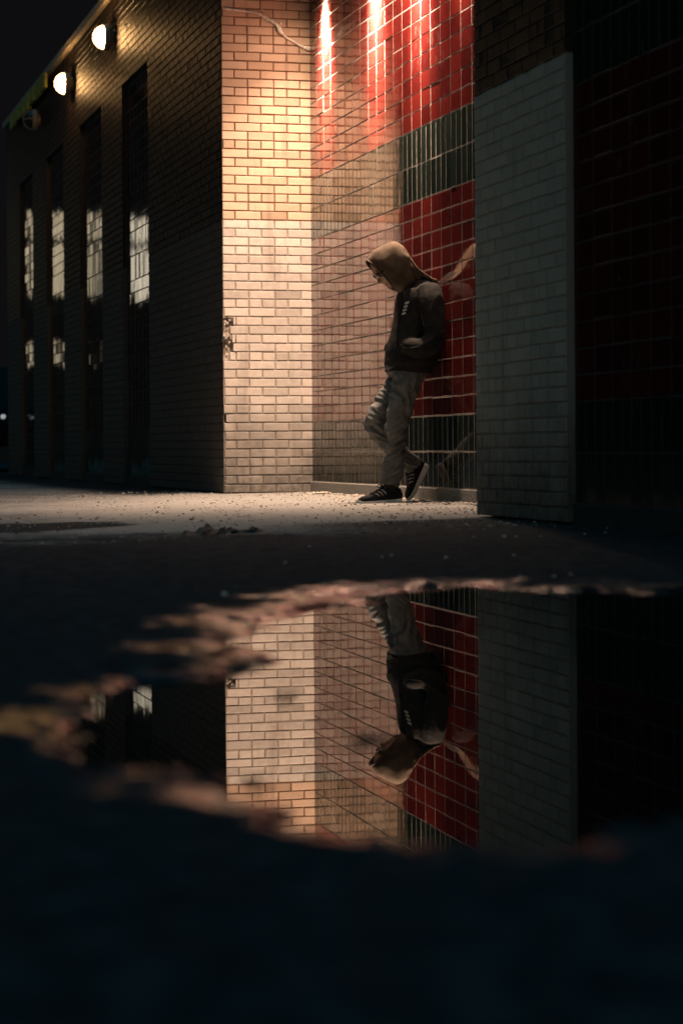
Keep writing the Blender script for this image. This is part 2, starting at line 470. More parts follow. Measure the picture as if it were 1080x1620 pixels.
# ---------------------------------------------------------------- bulkhead lamps on the facade
def emission(name, col, strength):
    m = bpy.data.materials.new(name); m.use_nodes = True; nt = m.node_tree
    p = nt.nodes['Principled BSDF']; p.inputs['Base Color'].default_value = (*col, 1)
    p.inputs['Emission Color'].default_value = (*col, 1); p.inputs['Emission Strength'].default_value = strength
    return m
M_glow = emission('lit_opal_glass', (1.0, .54, .20), LAMP_E)
m = NT('unlit_glass'); m.P(Base_Color=(.02, .02, .02), Roughness=.25, Specular_IOR_Level=.4); M_unlit = m.mat
lamp_meshes = {}
def bulkhead(name, label, loc, lit, group):
    t = empty(name, loc, BROT); tag(t, label, 'lamp', group)
    if not lamp_meshes:
        mb = MB(); mb.add(*lathe([(0, -.0), (.075, -.0), (.075, -.035), (.0, -.035)])); lamp_meshes['mount'] = mb.mesh('mount')
        mb = MB(); mb.add(*lathe([(.0, -.034), (.118, -.034), (.126, -.040), (.128, -.052), (.128, -.088), (.122, -.098), (.108, -.098), (.106, -.09)], 40)); lamp_meshes['rim'] = mb.mesh('rim', True)
        prof = [(.107 * math.cos(w), -.085 - .105 * math.sin(w)) for w in [math.pi/2 * k / 9 for k in range(10)]]
        prof[-1] = (.0005, prof[-1][1])
        mb = MB(); mb.add(*lathe(prof, 36)); lamp_meshes['dome'] = mb.mesh('dome', True)
        for key, fn in (('vert', lambda c, s: (0, c, s)), ('horz', lambda c, s: (s, c, 0))):
            pts = []
            for k in range(17):
                w = math.pi * k / 16
                pts.append(fn(-.085 - .117 * math.sin(w), .119 * math.cos(w)))
            mb = MB(); mb.add(*tube(pts, .0065, 8)); lamp_meshes[key] = mb.mesh('guard_' + key, True)
    link('mounting_box', lamp_meshes['mount'], t); link('lamp_rim', lamp_meshes['rim'], t)
    d = link('lamp_glass', lamp_meshes['dome'], t)
    link('guard_bar', lamp_meshes['vert'], t); link('guard_bar', lamp_meshes['horz'], t)
    if not lamp_meshes['mount'].materials:
        lamp_meshes['mount'].materials.append(M_tan); lamp_meshes['rim'].materials.append(M_tan)
        lamp_meshes['dome'].materials.append(M_glow); lamp_meshes['vert'].materials.append(M_tan); lamp_meshes['horz'].materials.append(M_tan)
    if not lit:
        me = lamp_meshes['dome'].copy(); me.materials.clear(); me.materials.append(M_unlit); d.data = me
    return t
for px, py, lit, lab in ((181, 60, True, 'lit round wall lamp closest to the pier corner, glowing over the tall brick strip'),
                         (117, 133, True, 'lit round wall lamp in the middle between the other lit lamp and the dark one'),
                         (65, 190, False, 'unlit round wall lamp with caged empty looking dome under the yellow fascia')):
    a, z = hit_b(px, py, 0)
    bulkhead('wall_lamp', lab, to_world(a, -.011, z), lit, 'round lamps along the brick facade')

# ---------------------------------------------------------------- downlights under the bay head
M_disc = emission('downlight_lens', (1.0, .70, .38), 30.0)
LAMP_Z, LAMP_O = LZ, LO
WARM = (1.0, .67, .48)
mbh = MB(); mbh.add(*lathe([(.0, .16), (.07, .16), (.075, .14), (.075, .0), (.068, .0), (.066, .03)], 28, 'z'))
mbd = MB(); mbd.add(*lathe([(.0005, .03), (.066, .03)], 28, 'z')); mba = MB(); mba.box((-.02, .07, .06), (.02, LAMP_O - .003, .1))
hm, dm, am = mbh.mesh('housing', False), mbd.mesh('lens'), mba.mesh('arm')
hm.materials.append(M_darkmetal); dm.materials.append(M_disc); am.materials.append(M_darkmetal)
LAMPS = (.48, 1.84, 2.87, 3.75)
for i, a in enumerate(LAMPS):
    lab = ('dark cylinder downlight tight in the bay corner beside the lit pier', 'second dark cylinder downlight from the lit pier, high on the tiles',
           'middle dark cylinder downlight of the five above the tiled bay', 'dark cylinder downlight above the back of the leaning person', 'dark cylinder downlight closest to the grey pier')[i]
    t = empty('downlight', to_world(a, DEP - LAMP_O, LAMP_Z), BROT); tag(t, lab, 'lamp', 'downlights above the tiled bay')
    link('housing', hm, t); link('lens', dm, t); link('arm', am, t)
    for nm, watts, deg, bl, tl, tp in (('downlight_spill', LAMP_W[i], SPOT_DEG, .9, 0, 0), ('downlight_beam', BEAM_W[i], BEAM_DEG, 1.0, 0, 0), ('wall_wash', WASH_W[i], WASH_DEG, 1.0, 28, 0), ('pier_wash', PIER_W[i], 62, 1.0, 0, 50)):
        if watts <= 0: continue
        L = bpy.data.lights.new(nm, 'SPOT'); L.energy = watts; L.color = WARM; L.shadow_soft_size = .05
        L.spot_size = R(deg); L.spot_blend = bl
        o = bpy.data.objects.new(nm, L); C.objects.link(o); o.parent = t; o.location = (0, 0, -.02); o.rotation_euler = (R(tl), R(tp), 0)

# ---------------------------------------------------------------- peeling strip across the pier top
def strip():
    pts = [(351, 12), (358, 14), (368, 15), (384, 17), (394, 19), (405, 20), (413, 24), (422, 30), (432, 36), (438, 41), (442, 48), (446, 54), (453, 60), (462, 65), (472, 71), (480, 75), (488, 77), (491, 78)]
    hw = [1.2, 1.6, 1.3, .9, .9, 1.0, 1.4, 2.6, 2.0, 2.6, 4.4, 2.0, 1.3, 1.2, 1.4, 2.6, 4.0, 3.5]
    mb = MB(); vs = []; n = len(pts); rng = random.Random(3); sc = 16.9 / F
    P = [hit_a(x, y, .012) for x, y in pts]
    for i, (b, z) in enumerate(P):
        b0, z0 = P[max(0, i - 1)]; b1, z1 = P[min(n - 1, i + 1)]
        l = math.hypot(b1 - b0, z1 - z0); nb, nz = -(z1 - z0) / l, (b1 - b0) / l
        h = hw[i] * sc
        for k, (e, out) in enumerate(((-1, .0), (-.4, .006), (.3, .009), (1, .001))):
            w = h * e * rng.uniform(.7, 1.3)
            vs.append((.012 + out * rng.uniform(.6, 1.6) + (.012 if 8 <= i <= 11 else 0), b + nb * w, z + nz * w))
    fs = [(i*4+k, i*4+k+1, (i+1)*4+k+1, (i+1)*4+k) for i in range(n - 1) for k in range(3)]
    mb.add(vs, fs)
    for (x, y, dx, dy) in ((416, 21, -2, -7), (443, 41, 2, -6)):
        b, z = hit_a(x, y, .015); b2, z2 = hit_a(x + dx, y + dy, .02)
        mb.add(*tube([(.016, b, z), (.022, (b + b2) / 2, (z + z2) / 2 ), (.02, b2, z2)], [.004, .003, .0012], 6))
    o = mb.build('torn_strip', None, (simple('torn_tape', (.72, .66, .56), .6, nscale=60),), True)
    s = o.modifiers.new('thick', 'SOLIDIFY'); s.thickness = .003
    o.location = P0; o.rotation_euler = (0, 0, BROT)
    tag(o, 'pale torn strip of tape trailing across the top of the lit brick pier', 'tape strip')
strip()

# ================================================================= GROUND AND PUDDLE
WATER = -.072
pud_px = [(1500, 952), (1200, 945), (1000, 938), (880, 934), (760, 932), (680, 930), (600, 936), (560, 946), (525, 962), (485, 980), (440, 982), (395, 986), (362, 996),
          (335, 1016), (352, 1040), (338, 1066), (290, 1080), (240, 1088), (180, 1098), (140, 1112), (118, 1140), (132, 1180), (180, 1208), (240, 1222), (300, 1236),
          (365, 1252), (430, 1284), (500, 1300), (560, 1316), (640, 1332), (720, 1342), (800, 1344), (900, 1336), (1000, 1310), (1150, 1270), (1500, 1200)]
pud = np.array([hit_z(x, y, WATER)[:2] for x, y in pud_px])
def grow(a, b, s0, rate, inner):
    """coordinates dense inside, coarser outside"""
    out = list(np.arange(-inner, inner + 1e-6, s0)); s = s0; x = out[-1]
    right = []
    while x < b:
        s *= rate; x += s; right.append(x)
    return np.array([-v for v in reversed(right)] + out + right)
xs = grow(0, 60, .0135, 1.07, 1.9)
ys = [1.25]
while ys[-1] < 16: ys.append(ys[-1] + .0042 * ys[-1])
s = .07
while ys[-1] < 120: s *= 1.07; ys.append(ys[-1] + s)
pre = [1.25]; s = .02
while pre[-1] > -25: s *= 1.2; pre.append(pre[-1] - s)
ys = np.array(list(reversed(pre[1:])) + ys)
GX, GY = np.meshgrid(xs, ys)
def sdist(px, py, poly):
    d = np.full(px.shape, 1e9); inside = np.zeros(px.shape, bool)
    n = len(poly)
    for i in range(n):
        ax, ay = poly[i]; bx, by = poly[(i + 1) % n]
        ex, ey = bx - ax, by - ay; wx, wy = px - ax, py - ay
        t = np.clip((wx * ex + wy * ey) / (ex * ex + ey * ey), 0, 1)
        d = np.minimum(d, (wx - ex * t) ** 2 + (wy - ey * t) ** 2)
        cnd = ((ay > py) != (by > py)) & (px < (bx - ax) * (py - ay) / (by - ay + 1e-12) + ax)
        inside ^= cnd
    d = np.sqrt(d); d[inside] *= -1
    return d
def vnoise(x, y, sc, seed):
    """smooth value noise with numpy"""
    rs = np.random.RandomState(seed); tab = rs.rand(256, 256)
    fx, fy = x * sc, y * sc
    ix, iy = np.floor(fx).astype(int), np.floor(fy).astype(int)
    tx, ty = fx - ix, fy - iy
    tx = tx * tx * (3 - 2 * tx); ty = ty * ty * (3 - 2 * ty)
    g = lambda i, j: tab[i % 256, j % 256]
    return (g(ix, iy) * (1 - tx) + g(ix + 1, iy) * tx) * (1 - ty) + (g(ix, iy + 1) * (1 - tx) + g(ix + 1, iy + 1) * tx) * ty - .5
def ss(x, a, b):
    t = np.clip((x - a) / (b - a), 0, 1); return t * t * (3 - 2 * t)
def ground_height(X, Y, full=False):
    sd = sdist(X, Y, pud)
    sd = sd + .16 * vnoise(X, Y, 5, 1) * np.clip(Y / 4, .6, 2.0) + .09 * vnoise(X, Y, 14, 2) + .05 * vnoise(X, Y, 33, 3)
    q = X - P0.x; r = Y - P0.y
    B = q * CA + r * SA; A = q * SA - r * CA
    off = DEP - B
    dry = -.014 * np.clip(off, 0, 4)
    wet = WATER + np.where(sd > 0, .020 * (1 - np.exp(-np.clip(sd, 0, 9) / .10)), -.03 * (1 - np.exp(np.clip(sd, -9, 0) / .12)))
    t = ss(Y, 6.8, 9.6)                       # the lot rises gently towards the apron
    k = ss(sd, .12, 2.2)
    z = wet + k * (-.030 - WATER - .02) * (1 - t) + t * (dry - wet) * ss(sd, 0.0, 1.0)
    z = np.where(Y > 9.6, dry, z)
    rough = .010 * vnoise(X, Y, 2.3, 4) + .006 * vnoise(X, Y, 9, 5) + .0045 * vnoise(X, Y, 28, 6)
    rough = rough * np.where(Y > 9.6, .45, 1.0) * ss(off, -.05, .25)
    z = z + rough * (1 - ss(-sd, 0, .25) * .6)
    return (z, sd, A, B) if full else z
GZ, SD, GA, GB = ground_height(GX, GY, True)
ny, nx = GX.shape
me = bpy.data.meshes.new('ground')
co = np.stack([GX, GY, GZ], -1).reshape(-1, 3).astype(np.float32)
idx = np.arange(ny * nx).reshape(ny, nx)
quads = np.stack([idx[:-1, :-1], idx[:-1, 1:], idx[1:, 1:], idx[1:, :-1]], -1).reshape(-1, 4)
me.vertices.add(len(co)); me.vertices.foreach_set('co', co.ravel())
me.loops.add(quads.size); me.loops.foreach_set('vertex_index', quads.ravel().astype(np.int32))
me.polygons.add(len(quads)); me.polygons.foreach_set('loop_start', np.arange(0, quads.size, 4, dtype=np.int32))
me.polygons.foreach_set('use_smooth', np.ones(len(quads), bool))
me.update(); me.validate()
def fattr(name, arr):
    at = me.attributes.new(name, 'FLOAT', 'POINT'); at.data.foreach_set('value', arr.ravel().astype(np.float32))
n1 = vnoise(GX, GY, 1.6, 21) + .5 * vnoise(GX, GY, 5, 22) + .3 * vnoise(GX, GY, 17, 23)
# dusty concrete apron in front of the bay; beyond it wet asphalt
edge = GY - 9.5 + 1.3 * n1 + .12 * np.clip(GX - .2, 0, 9)
apron = ss(edge, -1.5, 1.5) * (1 - ss(-GA - .35 * GB + .3 * n1, .2, 1.2) * ss(GB, -1.0, -.3))  # pier's ground shadow also painted in by dropping the pale apron there
wedge = ss(GY, 9.9, 10.1) * (1 - ss(GY + .5 * n1, 11.2, 11.6)) * (1 - ss(GX + .35 * n1 + (GY - 10.2) * -.25, -1.32, -1.15))
apron = apron * (1 - .85 * wedge) * (1 - ss(GA, A_R0 - .15, A_R0 + .5) * ss(GB, -1.6, -.4)) * (1 - ss(-GX, .5, 2.4) * (.40 + .45 * n1))  # fade towards the left darkens the colour to imitate weaker lamp light
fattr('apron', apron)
fattr('wet', 1 - ss(SD + .16 * vnoise(GX, GY, 6, 31) + .12 * vnoise(GX, GY, 17, 32) + .06 * vnoise(GX, GY, 41, 33), .0, .14 * np.clip(GY / 3, .85, 2.4)))
gm = NT('ground_surface'); co_ = gm.coord()
at = gm.n('Attribute', attribute_name='apron').outputs['Fac']; wt = gm.n('Attribute', attribute_name='wet').outputs['Fac']
fine = gm.noise(co_, 120, 3); mid = gm.noise(co_, 18, 5); big = gm.noise(co_, 2.4, 5)
grit = gm.voro(co_, 75); gcol = gm.voro(co_, 75, out=1)
dust = gm.mix(gm.math('MULTIPLY_ADD', mid, .6, gm.math('MULTIPLY', big, .4)), (.15, .15, .14), (.36, .355, .33))
dk = gm.ramp(gm.voro(gm.scalev(co_, (1, .45, 1)), 21), .16, .05)
dust = gm.mix(gm.math('MULTIPLY', gm.math('MULTIPLY', dk, gm.ramp(big, .42, .6)), .8), dust, (.05, .045, .04))
asph = gm.mix(gm.ramp(mid, .3, .7), (.006, .010, .012), (.030, .040, .044))
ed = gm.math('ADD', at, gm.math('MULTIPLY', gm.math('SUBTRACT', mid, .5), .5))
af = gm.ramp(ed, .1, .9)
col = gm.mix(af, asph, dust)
gr = gm.math('MULTIPLY_ADD', gm.math('SUBTRACT', gm.n('SeparateColor').outputs[0], 0), 0, .5)
wetrough = gm.mixf(gm.ramp(wt, .0, 1.0), .9, .075)
rough_ = gm.mixf(af, wetrough, .9)
spec = gm.mixf(af, gm.mixf(wt, .08, .15), .25)
bh = gm.math('ADD', gm.math('MULTIPLY', grit, -.8), gm.math('MULTIPLY', fine, .6))
gm.P(Specular_Tint=(.75, .92, 1.0, 1), Base_Color=col, Roughness=rough_, Specular_IOR_Level=spec, Normal=gm.bump(gm.math('MULTIPLY', bh, gm.mixf(wt, 1.0, .22)), .007, .9))
go = link('ground', me, None, (gm.mat,)); tag(go, kind='structure')

wm = NT('puddle_water'); 
wco = wm.coord()
wm.P(Base_Color=(.004, .005, .005), Roughness=.0, Specular_IOR_Level=.5, IOR=1.333)
wm.P(Normal=wm.bump(wm.noise(wm.scalev(wco, (1, .6, 1)), 2.2, 2), .002, .12))
mn, mx = pud.min(0) - .5, pud.max(0) + .5
mb = MB(); mb.add([(mn[0], mn[1], WATER), (mx[0], mn[1], WATER), (mx[0], mx[1], WATER), (mn[0], mx[1], WATER)], [(0, 1, 2, 3)])
wo = mb.build('puddle_water', None, (wm.mat,)); tag(wo, kind='structure')

def gz(x, y): return float(ground_height(np.array([x]), np.array([y]))[0])
def stone(rng, s, flat=.6, sub=1):
    bm = bmesh.new(); bmesh.ops.create_icosphere(bm, subdivisions=sub, radius=s)
    ox = rng.uniform(0, 99)
    for v in bm.verts:
        v.co *= 1 + .5 * noise.noise(v.co / s * .9 + Vector((ox, 0, 0)))
        v.co.z *= flat
    bm.verts.index_update()
    r = ([v.co.copy() for v in bm.verts], [[v.index for v in f.verts] for f in bm.faces]); bm.free(); return r
# loose grit on the apron (nobody could count it)
rng = random.Random(77); mb = MB()
shapes = [stone(rng, 1.0) for _ in range(9)]
cnt = 0
pts = []
while cnt < 6200:
    a = rng.uniform(-1.5, 7.6); b = DEP - .03 - abs(rng.gauss(0, 1.0)) * rng.choice((.07, .25, 1.0, 2.2, 3.2))
    if a < 0 and b > -.05: continue
    if a > A_R0 - .02 and b > -.03: continue
    p = to_world(a, b, 0)
    if noise.noise((p.x * 1.7, p.y * 1.7, 0)) < rng.uniform(-.5, .25): continue
    pts.append((p.x, p.y)); cnt += 1
zz = ground_height(np.array([p[0] for p in pts]), np.array([p[1] for p in pts]))
for (x, y), z in zip(pts, zz):
    s = rng.choice((.002, .003, .003, .004, .005, .008)) * rng.uniform(.7, 1.4)
    vs, fs = shapes[rng.randrange(9)]; w = rng.uniform(0, 6.28); c, s2 = math.cos(w), math.sin(w)
    mb.add([(x + (v.x * c - v.y * s2) * s, y + (v.x * s2 + v.y * c) * s, float(z) + v.z * s + s * .15) for v in vs], fs, rng.choice((0, 0, 0, 1)))
M_st1 = simple('pale_grit', (.42, .38, .33), .9, nscale=300); M_st2 = simple('dark_grit', (.06, .055, .05), .9, nscale=300)
go2 = mb.build('gravel', None, (M_st1, M_st2)); tag(go2, kind='stuff')
# single pale pebbles on the wet asphalt
M_peb = simple('pale_pebble', (.82, .79, .72), .3, nscale=90)
pm = []
for i in range(4):
    vs, fs = stone(random.Random(200 + i), 1.0, .7, 2); b_ = MB(); b_.add(vs, fs); q = b_.mesh('pebble', True); q.materials.append(M_peb); pm.append(q)
spots = [(705, 881, 3.0), (749, 848, 2), (797, 847, 3.2), (816, 848, 2), (1018, 807, 2.2), (957, 841, 1.6), (960, 834, 1.4), (876, 911, 3.2), (902, 907, 2.4), (512, 920, 2.6), (416, 944, 4.2), (355, 939, 4.4),
         (619, 877, 2), (604, 878, 1.6), (451, 888, 1.8), (489, 865, 2.0), (812, 877, 2.0), (924, 846, 1.8), (855, 847, 1.4), (823, 910, 2.2)]
lab = ['pale pebble lying alone on the wet asphalt below the dark grey pier, brightest of them', 'small pale pebble just beyond the corner of the lit apron', 'pale pebble in front of the foot of the dark grey pier',
       'tiny pale pebble right beside a larger one before the dark grey pier', 'pale pebble farthest right on the dark ground', 'upper tiny pebble of a pair right of the grey pier foot', 'lower tiny pebble of a pair right of the grey pier foot',
       'pale pebble at the far puddle rim below the right edge of the grey pier', 'pale pebble right of another at the far puddle rim', 'pale pebble above the left tip of the far puddle rim', 'blurred pale pebble on dark ground left of the puddle rim',
       'blurred pale pebble farthest left on dark ground beside the puddle', 'pale pebble below the raised shoe on dark asphalt', 'tiny pale pebble left of another below the raised shoe', 'pale pebble below the dark rag', 'small pale pebble right below the end of the rag',
       'pale pebble on dark asphalt halfway between pier foot and puddle', 'small pale pebble in the dark right of the grey pier', 'tiny pale pebble under the middle of the grey pier', 'pale pebble at the puddle rim below the middle of the grey pier']
for i, (px, py, rpx) in enumerate(spots):
    p = hit_z(px, py, -.035)
    for _ in range(6): p = hit_z(px, py, gz(p.x, p.y) + .005)
    o = link('pebble', pm[i % 4]); r_ = rpx * p.y / F * 1.0
    o.scale = (r_, r_, r_); o.location = (p.x, p.y, gz(p.x, p.y) + r_ * .45); o.rotation_euler = (0, 0, i * 1.3)
    tag(o, lab[i], 'pebble', 'pale pebbles on the wet ground')
# crumpled dark rag
def rag():
    p0 = hit_z(284, 846, -.03); p1 = hit_z(430, 841, -.03)
    nu, nv = 70, 26; vs = []
    for j in range(nv + 1):
        for i in range(nu + 1):
            u, v = i / nu, j / nv
            prof = .45 * math.exp(-((u - .06) / .05) ** 2) + 1.0 * math.exp(-((u - .27) / .10) ** 2) + .5 * math.exp(-((u - .5) / .16) ** 2) + .55 * math.exp(-((u - .78) / .09) ** 2) + .16
            w = .10 + .05 * math.sin(u * 7)
            env = (1 - abs(2 * v - 1) ** 2.2) * min(1, u / .04) * min(1, (1 - u) / .12)
            x = p0.x + (p1.x - p0.x) * u; y = p0.y + (p1.y - p0.y) * u + (v - .5) * 2 * w * (.5 + .5 * min(1, 4 * u * (1 - u) + .3))
            n_ = noise.noise((u * 16, v * 7, 2)) + .6 * noise.noise((u * 36, v * 16, 5))
            h = env * prof * .026 * (1 + .8 * n_)
            vs.append((x + .008 * n_, y, gz(x, y) - .004 + max(h, 0) + .004 * env))
    fs = [(j*(nu+1)+i, j*(nu+1)+i+1, (j+1)*(nu+1)+i+1, (j+1)*(nu+1)+i) for j in range(nv) for i in range(nu)]
    mb = MB(); mb.add(vs, fs)
    o = mb.build('rag', None, (simple('dirty_cloth', (.022, .021, .02), .8, nscale=60),), True)
    tag(o, 'dark crumpled rag lying on the dusty ground', 'rag')
rag()
for px, py, r_, lb in ((401, 1240, .016, 'dark wet leaf on the near edge of the puddle below the mirrored pier'), (453, 1103, .014, 'dark wet leaf afloat in the middle of the mirrored pier'),
                       (341, 1074, .018, 'dark wet leaf afloat at the left edge of the mirrored pier'), (590, 1172, .02, 'dark wet leaf afloat beside the mirrored hood of the person')):
    p = hit_z(px, py, WATER); mb = MB(); n = 14
    vs = [(0, 0, .004)] + [(r_ * math.cos(2*math.pi*k/n) * (1.6 if k % 2 else 1.25), r_ * math.sin(2*math.pi*k/n) * (1 if k % 3 else .7), .003 + .004 * math.sin(k * 2.1)) for k in range(n)]
    mb.add(vs, [(0, 1 + k, 1 + (k + 1) % n) for k in range(n)])
    o = mb.build('leaf', None, (simple('wet_leaf', (.012, .012, .010), .6),), True); sd_ = o.modifiers.new('t', 'SOLIDIFY'); sd_.thickness = .0015
    o.location = (p.x, p.y, WATER + .003); o.rotation_euler = (0, 0, px); tag(o, lb, 'leaf', 'dark leaves in the puddle')
def scrap():
    p = hit_z(509, 781.5, 0.0); rng = random.Random(4); mb = MB()
    for k in range(5):
        vs, fs = stone(rng, rng.uniform(.012, .03), .5, 2)
        mb.add([(v.x * 1.5 + (k - 2) * .022, v.y + rng.uniform(-.02, .02), v.z) for v in vs], fs)
    o = mb.build('paper_scrap', None, (simple('crumpled_paper', (.6, .55, .47), .8),), False)
    o.location = (p.x, p.y - .02, gz(p.x, p.y) + .012); tag(o, 'pale crumpled paper scrap on the ground in the bay corner', 'litter')
scrap()


# ================================================================= THE PERSON
# local frame: x = forward (away from the wall), y = the person's left (towards the camera), z = up
PW = Vector((0.60, 13.83, 0.0))
PROT = math.pi + ANG
def mt(px, py, s=0.0):
    """photo pixel -> (x forward, z) in the sagittal plane at lateral offset s"""
    x = px - ROLL * (py - AY); y = py + ROLL * (px - AX)
    return ((692 - x + 67 * s) / 247.0, .335 + (708 - y) / 256.0)
def ring(c, t, rl, rd, seg, sq=2.0):
    """superellipse section: lateral radius rl (y axis), radius rd in the sagittal plane across direction t"""
    t = t.normalized(); lat = Vector((0, 1, 0)); lat = (lat - t * lat.dot(t)).normalized(); dep = t.cross(lat)
    out = []
    for k in range(seg):
        w = 2 * math.pi * k / seg; cx, sx = math.cos(w), math.sin(w)
        e = 2 / sq
        out.append(c + lat * (math.copysign(abs(cx) ** e, cx) * rl) + dep * (math.copysign(abs(sx) ** e, sx) * rd))
    return out
def loft(mb, path, seg=28, sq=2.0):
    """path: list of (centre, lateral radius, depth radius); rounded closed ends"""
    n = len(path); P = [Vector(p[0]) for p in path]; vs = []
    for i in range(n):
        t = P[min(i + 1, n - 1)] - P[max(0, i - 1)]
        vs += ring(P[i], t, path[i][1], path[i][2], seg, sq)
    fs = []
    for i in range(n - 1):
        for k in range(seg):
            k2 = (k + 1) % seg; fs.append((i*seg+k, (i+1)*seg+k, (i+1)*seg+k2, i*seg+k2))
    fs.append(tuple(range(seg))); fs.append(tuple(reversed(range((n - 1) * seg, n * seg))))
    mb.add(vs, fs)
def dense(path, m=6):
    """Catmull-Rom through a loft path"""
    arr = [np.array([*p[0], p[1], p[2]]) for p in path]; out = []
    for i in range(len(arr) - 1):
        a, b, c, d = arr[max(i-1, 0)], arr[i], arr[i+1], arr[min(i+2, len(arr)-1)]
        for k in range(m):
            t = k / m
            v = .5 * (2*b + (c - a)*t + (2*a - 5*b + 4*c - d)*t*t + (3*b - a - 3*c + d)*t**3)
            out.append((Vector(v[:3]), max(.003, v[3]), max(.003, v[4])))
    v = arr[-1]; out.append((Vector(v[:3]), v[3], v[4])); return out
def ball(mb, c, r, sub=3):
    bm = bmesh.new(); bmesh.ops.create_icosphere(bm, subdivisions=sub, radius=1)
    mb.add([Vector(c) + Vector((v.co.x * r[0], v.co.y * r[1], v.co.z * r[2])) for v in bm.verts], [[v.index for v in f.verts] for f in bm.faces]); bm.free()
def fuse(mb, voxel, smooth=4, lam=.5):
    """melt overlapping shapes into one continuous skin; returns vertex and face arrays"""
    me = mb.mesh('tmp'); o = bpy.data.objects.new('tmp', me); C.objects.link(o)
    md = o.modifiers.new('r', 'REMESH'); md.mode = 'VOXEL'; md.voxel_size = voxel; md.adaptivity = 0
    dg = bpy.context.evaluated_depsgraph_get(); ev = o.evaluated_get(dg)
    m2 = bpy.data.meshes.new_from_object(ev)
    bpy.data.objects.remove(o); bpy.data.meshes.remove(me)
    V = np.empty(len(m2.vertices) * 3); m2.vertices.foreach_get('co', V); V = V.reshape(-1, 3)
    E = np.empty(len(m2.edges) * 2, int); m2.edges.foreach_get('vertices', E); E = E.reshape(-1, 2)
    deg = np.bincount(E.ravel(), minlength=len(V)).astype(float)[:, None]
    for _ in range(smooth):
        S = np.zeros_like(V)
        np.add.at(S, E[:, 0], V[E[:, 1]]); np.add.at(S, E[:, 1], V[E[:, 0]])
        V = V + lam * (S / np.maximum(deg, 1) - V)
    m2.vertices.foreach_set('co', V.ravel()); m2.update()
    return m2
def displace(me, fn):
    n = len(me.vertices)
    V = np.empty(n * 3); me.vertices.foreach_get('co', V); V = V.reshape(-1, 3)
    N = np.array([v.normal[:] for v in me.vertices])
    D = np.array([fn(Vector(V[i]), N[i]) for i in range(n)])
    V = V + N * D[:, None]
    me.vertices.foreach_set('co', V.ravel()); me.update()
def finish(name, me, parent, mat):
    me.materials.clear(); me.materials.append(mat)
    me.polygons.foreach_set('use_smooth', [True] * len(me.polygons)); me.name = name
    o = bpy.data.objects.new(name, me); C.objects.link(o); o.parent = parent; return o

person = empty('person', PW, PROT)
tag(person, 'person in dark hoodie with hood up, leaning on the tiled wall with one foot raised', 'person')

def cloth(name, col, rough, weave=900, var=.25):
    m = NT(name); co = m.coord()
    nz = m.noise(co, 18, 4); w = m.noise(co, weave, 2)
    m.P(Base_Color=m.mix(m.ramp(nz, .3, .7), tuple(c * (1 - var) for c in col), tuple(c * (1 + var) for c in col)), Roughness=rough, Specular_IOR_Level=.15,
        Normal=m.bump(m.math('ADD', m.math('MULTIPLY', w, .3), nz), .003, .5))
    return m.mat
M_hood = cloth('black_jersey', (.019, .019, .018), .85)
M_hood_lit = cloth('lit_black_jersey', (.11, .082, .058), .9)  # same black jersey, colour raised to imitate lamp light on the hood
M_trous = cloth('grey_trouser_cloth', (.125, .127, .122), .7)
M_shoe = cloth('black_knit', (.022, .022, .024), .75, 500)
M_sole = simple('white_sole_foam', (.84, .82, .78), .6, nscale=80, var=.12)
M_stripe = simple('pale_stripe', (.42, .40, .36), .5, var=.1)
M_lace = simple('dark_lace', (.03, .03, .03), .8)
m = NT('skin'); co_s = m.coord(); m.P(Base_Color=m.mix(m.ramp(m.noise(co_s, 60), .3, .7), (.36, .21, .145), (.44, .27, .19)), Roughness=.5, Subsurface_Weight=.1, Subsurface_Radius=(.01, .004, .002), Subsurface_Scale=.5)
M_skin = m.mat
M_lens = simple('dark_glasses', (.006, .006, .006), .12)
M_logo = simple('pale_print', (.55, .52, .46), .7, var=.1)

# ---- joints taken from the photograph
def J(px, py, s): t, z = mt(px, py, s); return Vector((t, s, z))
SL = .095
L_HIP, L_MID, L_KNEE, L_SHIN, L_ANK = J(643, 588, SL), J(634, 628, SL), J(625, 672, SL), J(624, 718, SL), J(613, 765, SL)
R_HIP, R_KNEE, R_ANK = J(646, 586, -SL), J(591, 667, -SL), J(655, 740, -SL)
PEL = Vector((.185, 0, .86))
# ---- body: one continuous figure under the clothes
mb = MB()
HC = Vector(((692 - 613) / 247, 0, .335 + (708 - 421) / 256))      # skull centre
pitch = R(46)
def head_pt(x, y, z):            # head frame: x to the face, z to the crown
    c, s = math.cos(pitch), math.sin(pitch)
    return HC + Vector((x * c + z * s, y, -x * s + z * c))
def hball(x, y, z, r, sub=3):
    bm = bmesh.new(); bmesh.ops.create_icosphere(bm, subdivisions=sub, radius=1)
    mb.add([head_pt(x + v.co.x * r[0], y + v.co.y * r[1], z + v.co.z * r[2]) for v in bm.verts], [[v.index for v in f.verts] for f in bm.faces]); bm.free()
hball(-.01, 0, .035, (.095, .075, .088), 4)       # cranium
hball(.035, 0, -.03, (.056, .058, .08), 4)        # face block
hball(.045, 0, -.085, (.040, .045, .034))         # jaw
hball(.078, 0, -.100, (.017, .022, .016))         # chin
hball(.078, 0, .028, (.016, .048, .012))          # brow
hball(.088, 0, -.004, (.012, .010, .028))         # nose bridge
hball(.101, 0, -.026, (.015, .014, .013))         # nose tip
for s in (-1, 1):
    hball(.096, s * .012, -.032, (.009, .008, .007), 2)
    hball(.062, s * .043, -.018, (.024, .018, .018))   # cheekbone
    hball(.073, s * .031, .010, (.012, .013, .008), 2) # eyelid
    hball(-.005, s * .076, -.012, (.022, .009, .032))  # ear
hball(.087, 0, -.058, (.011, .024, .0055), 2)     # lips
hball(.085, 0, -.070, (.011, .021, .0065), 2)
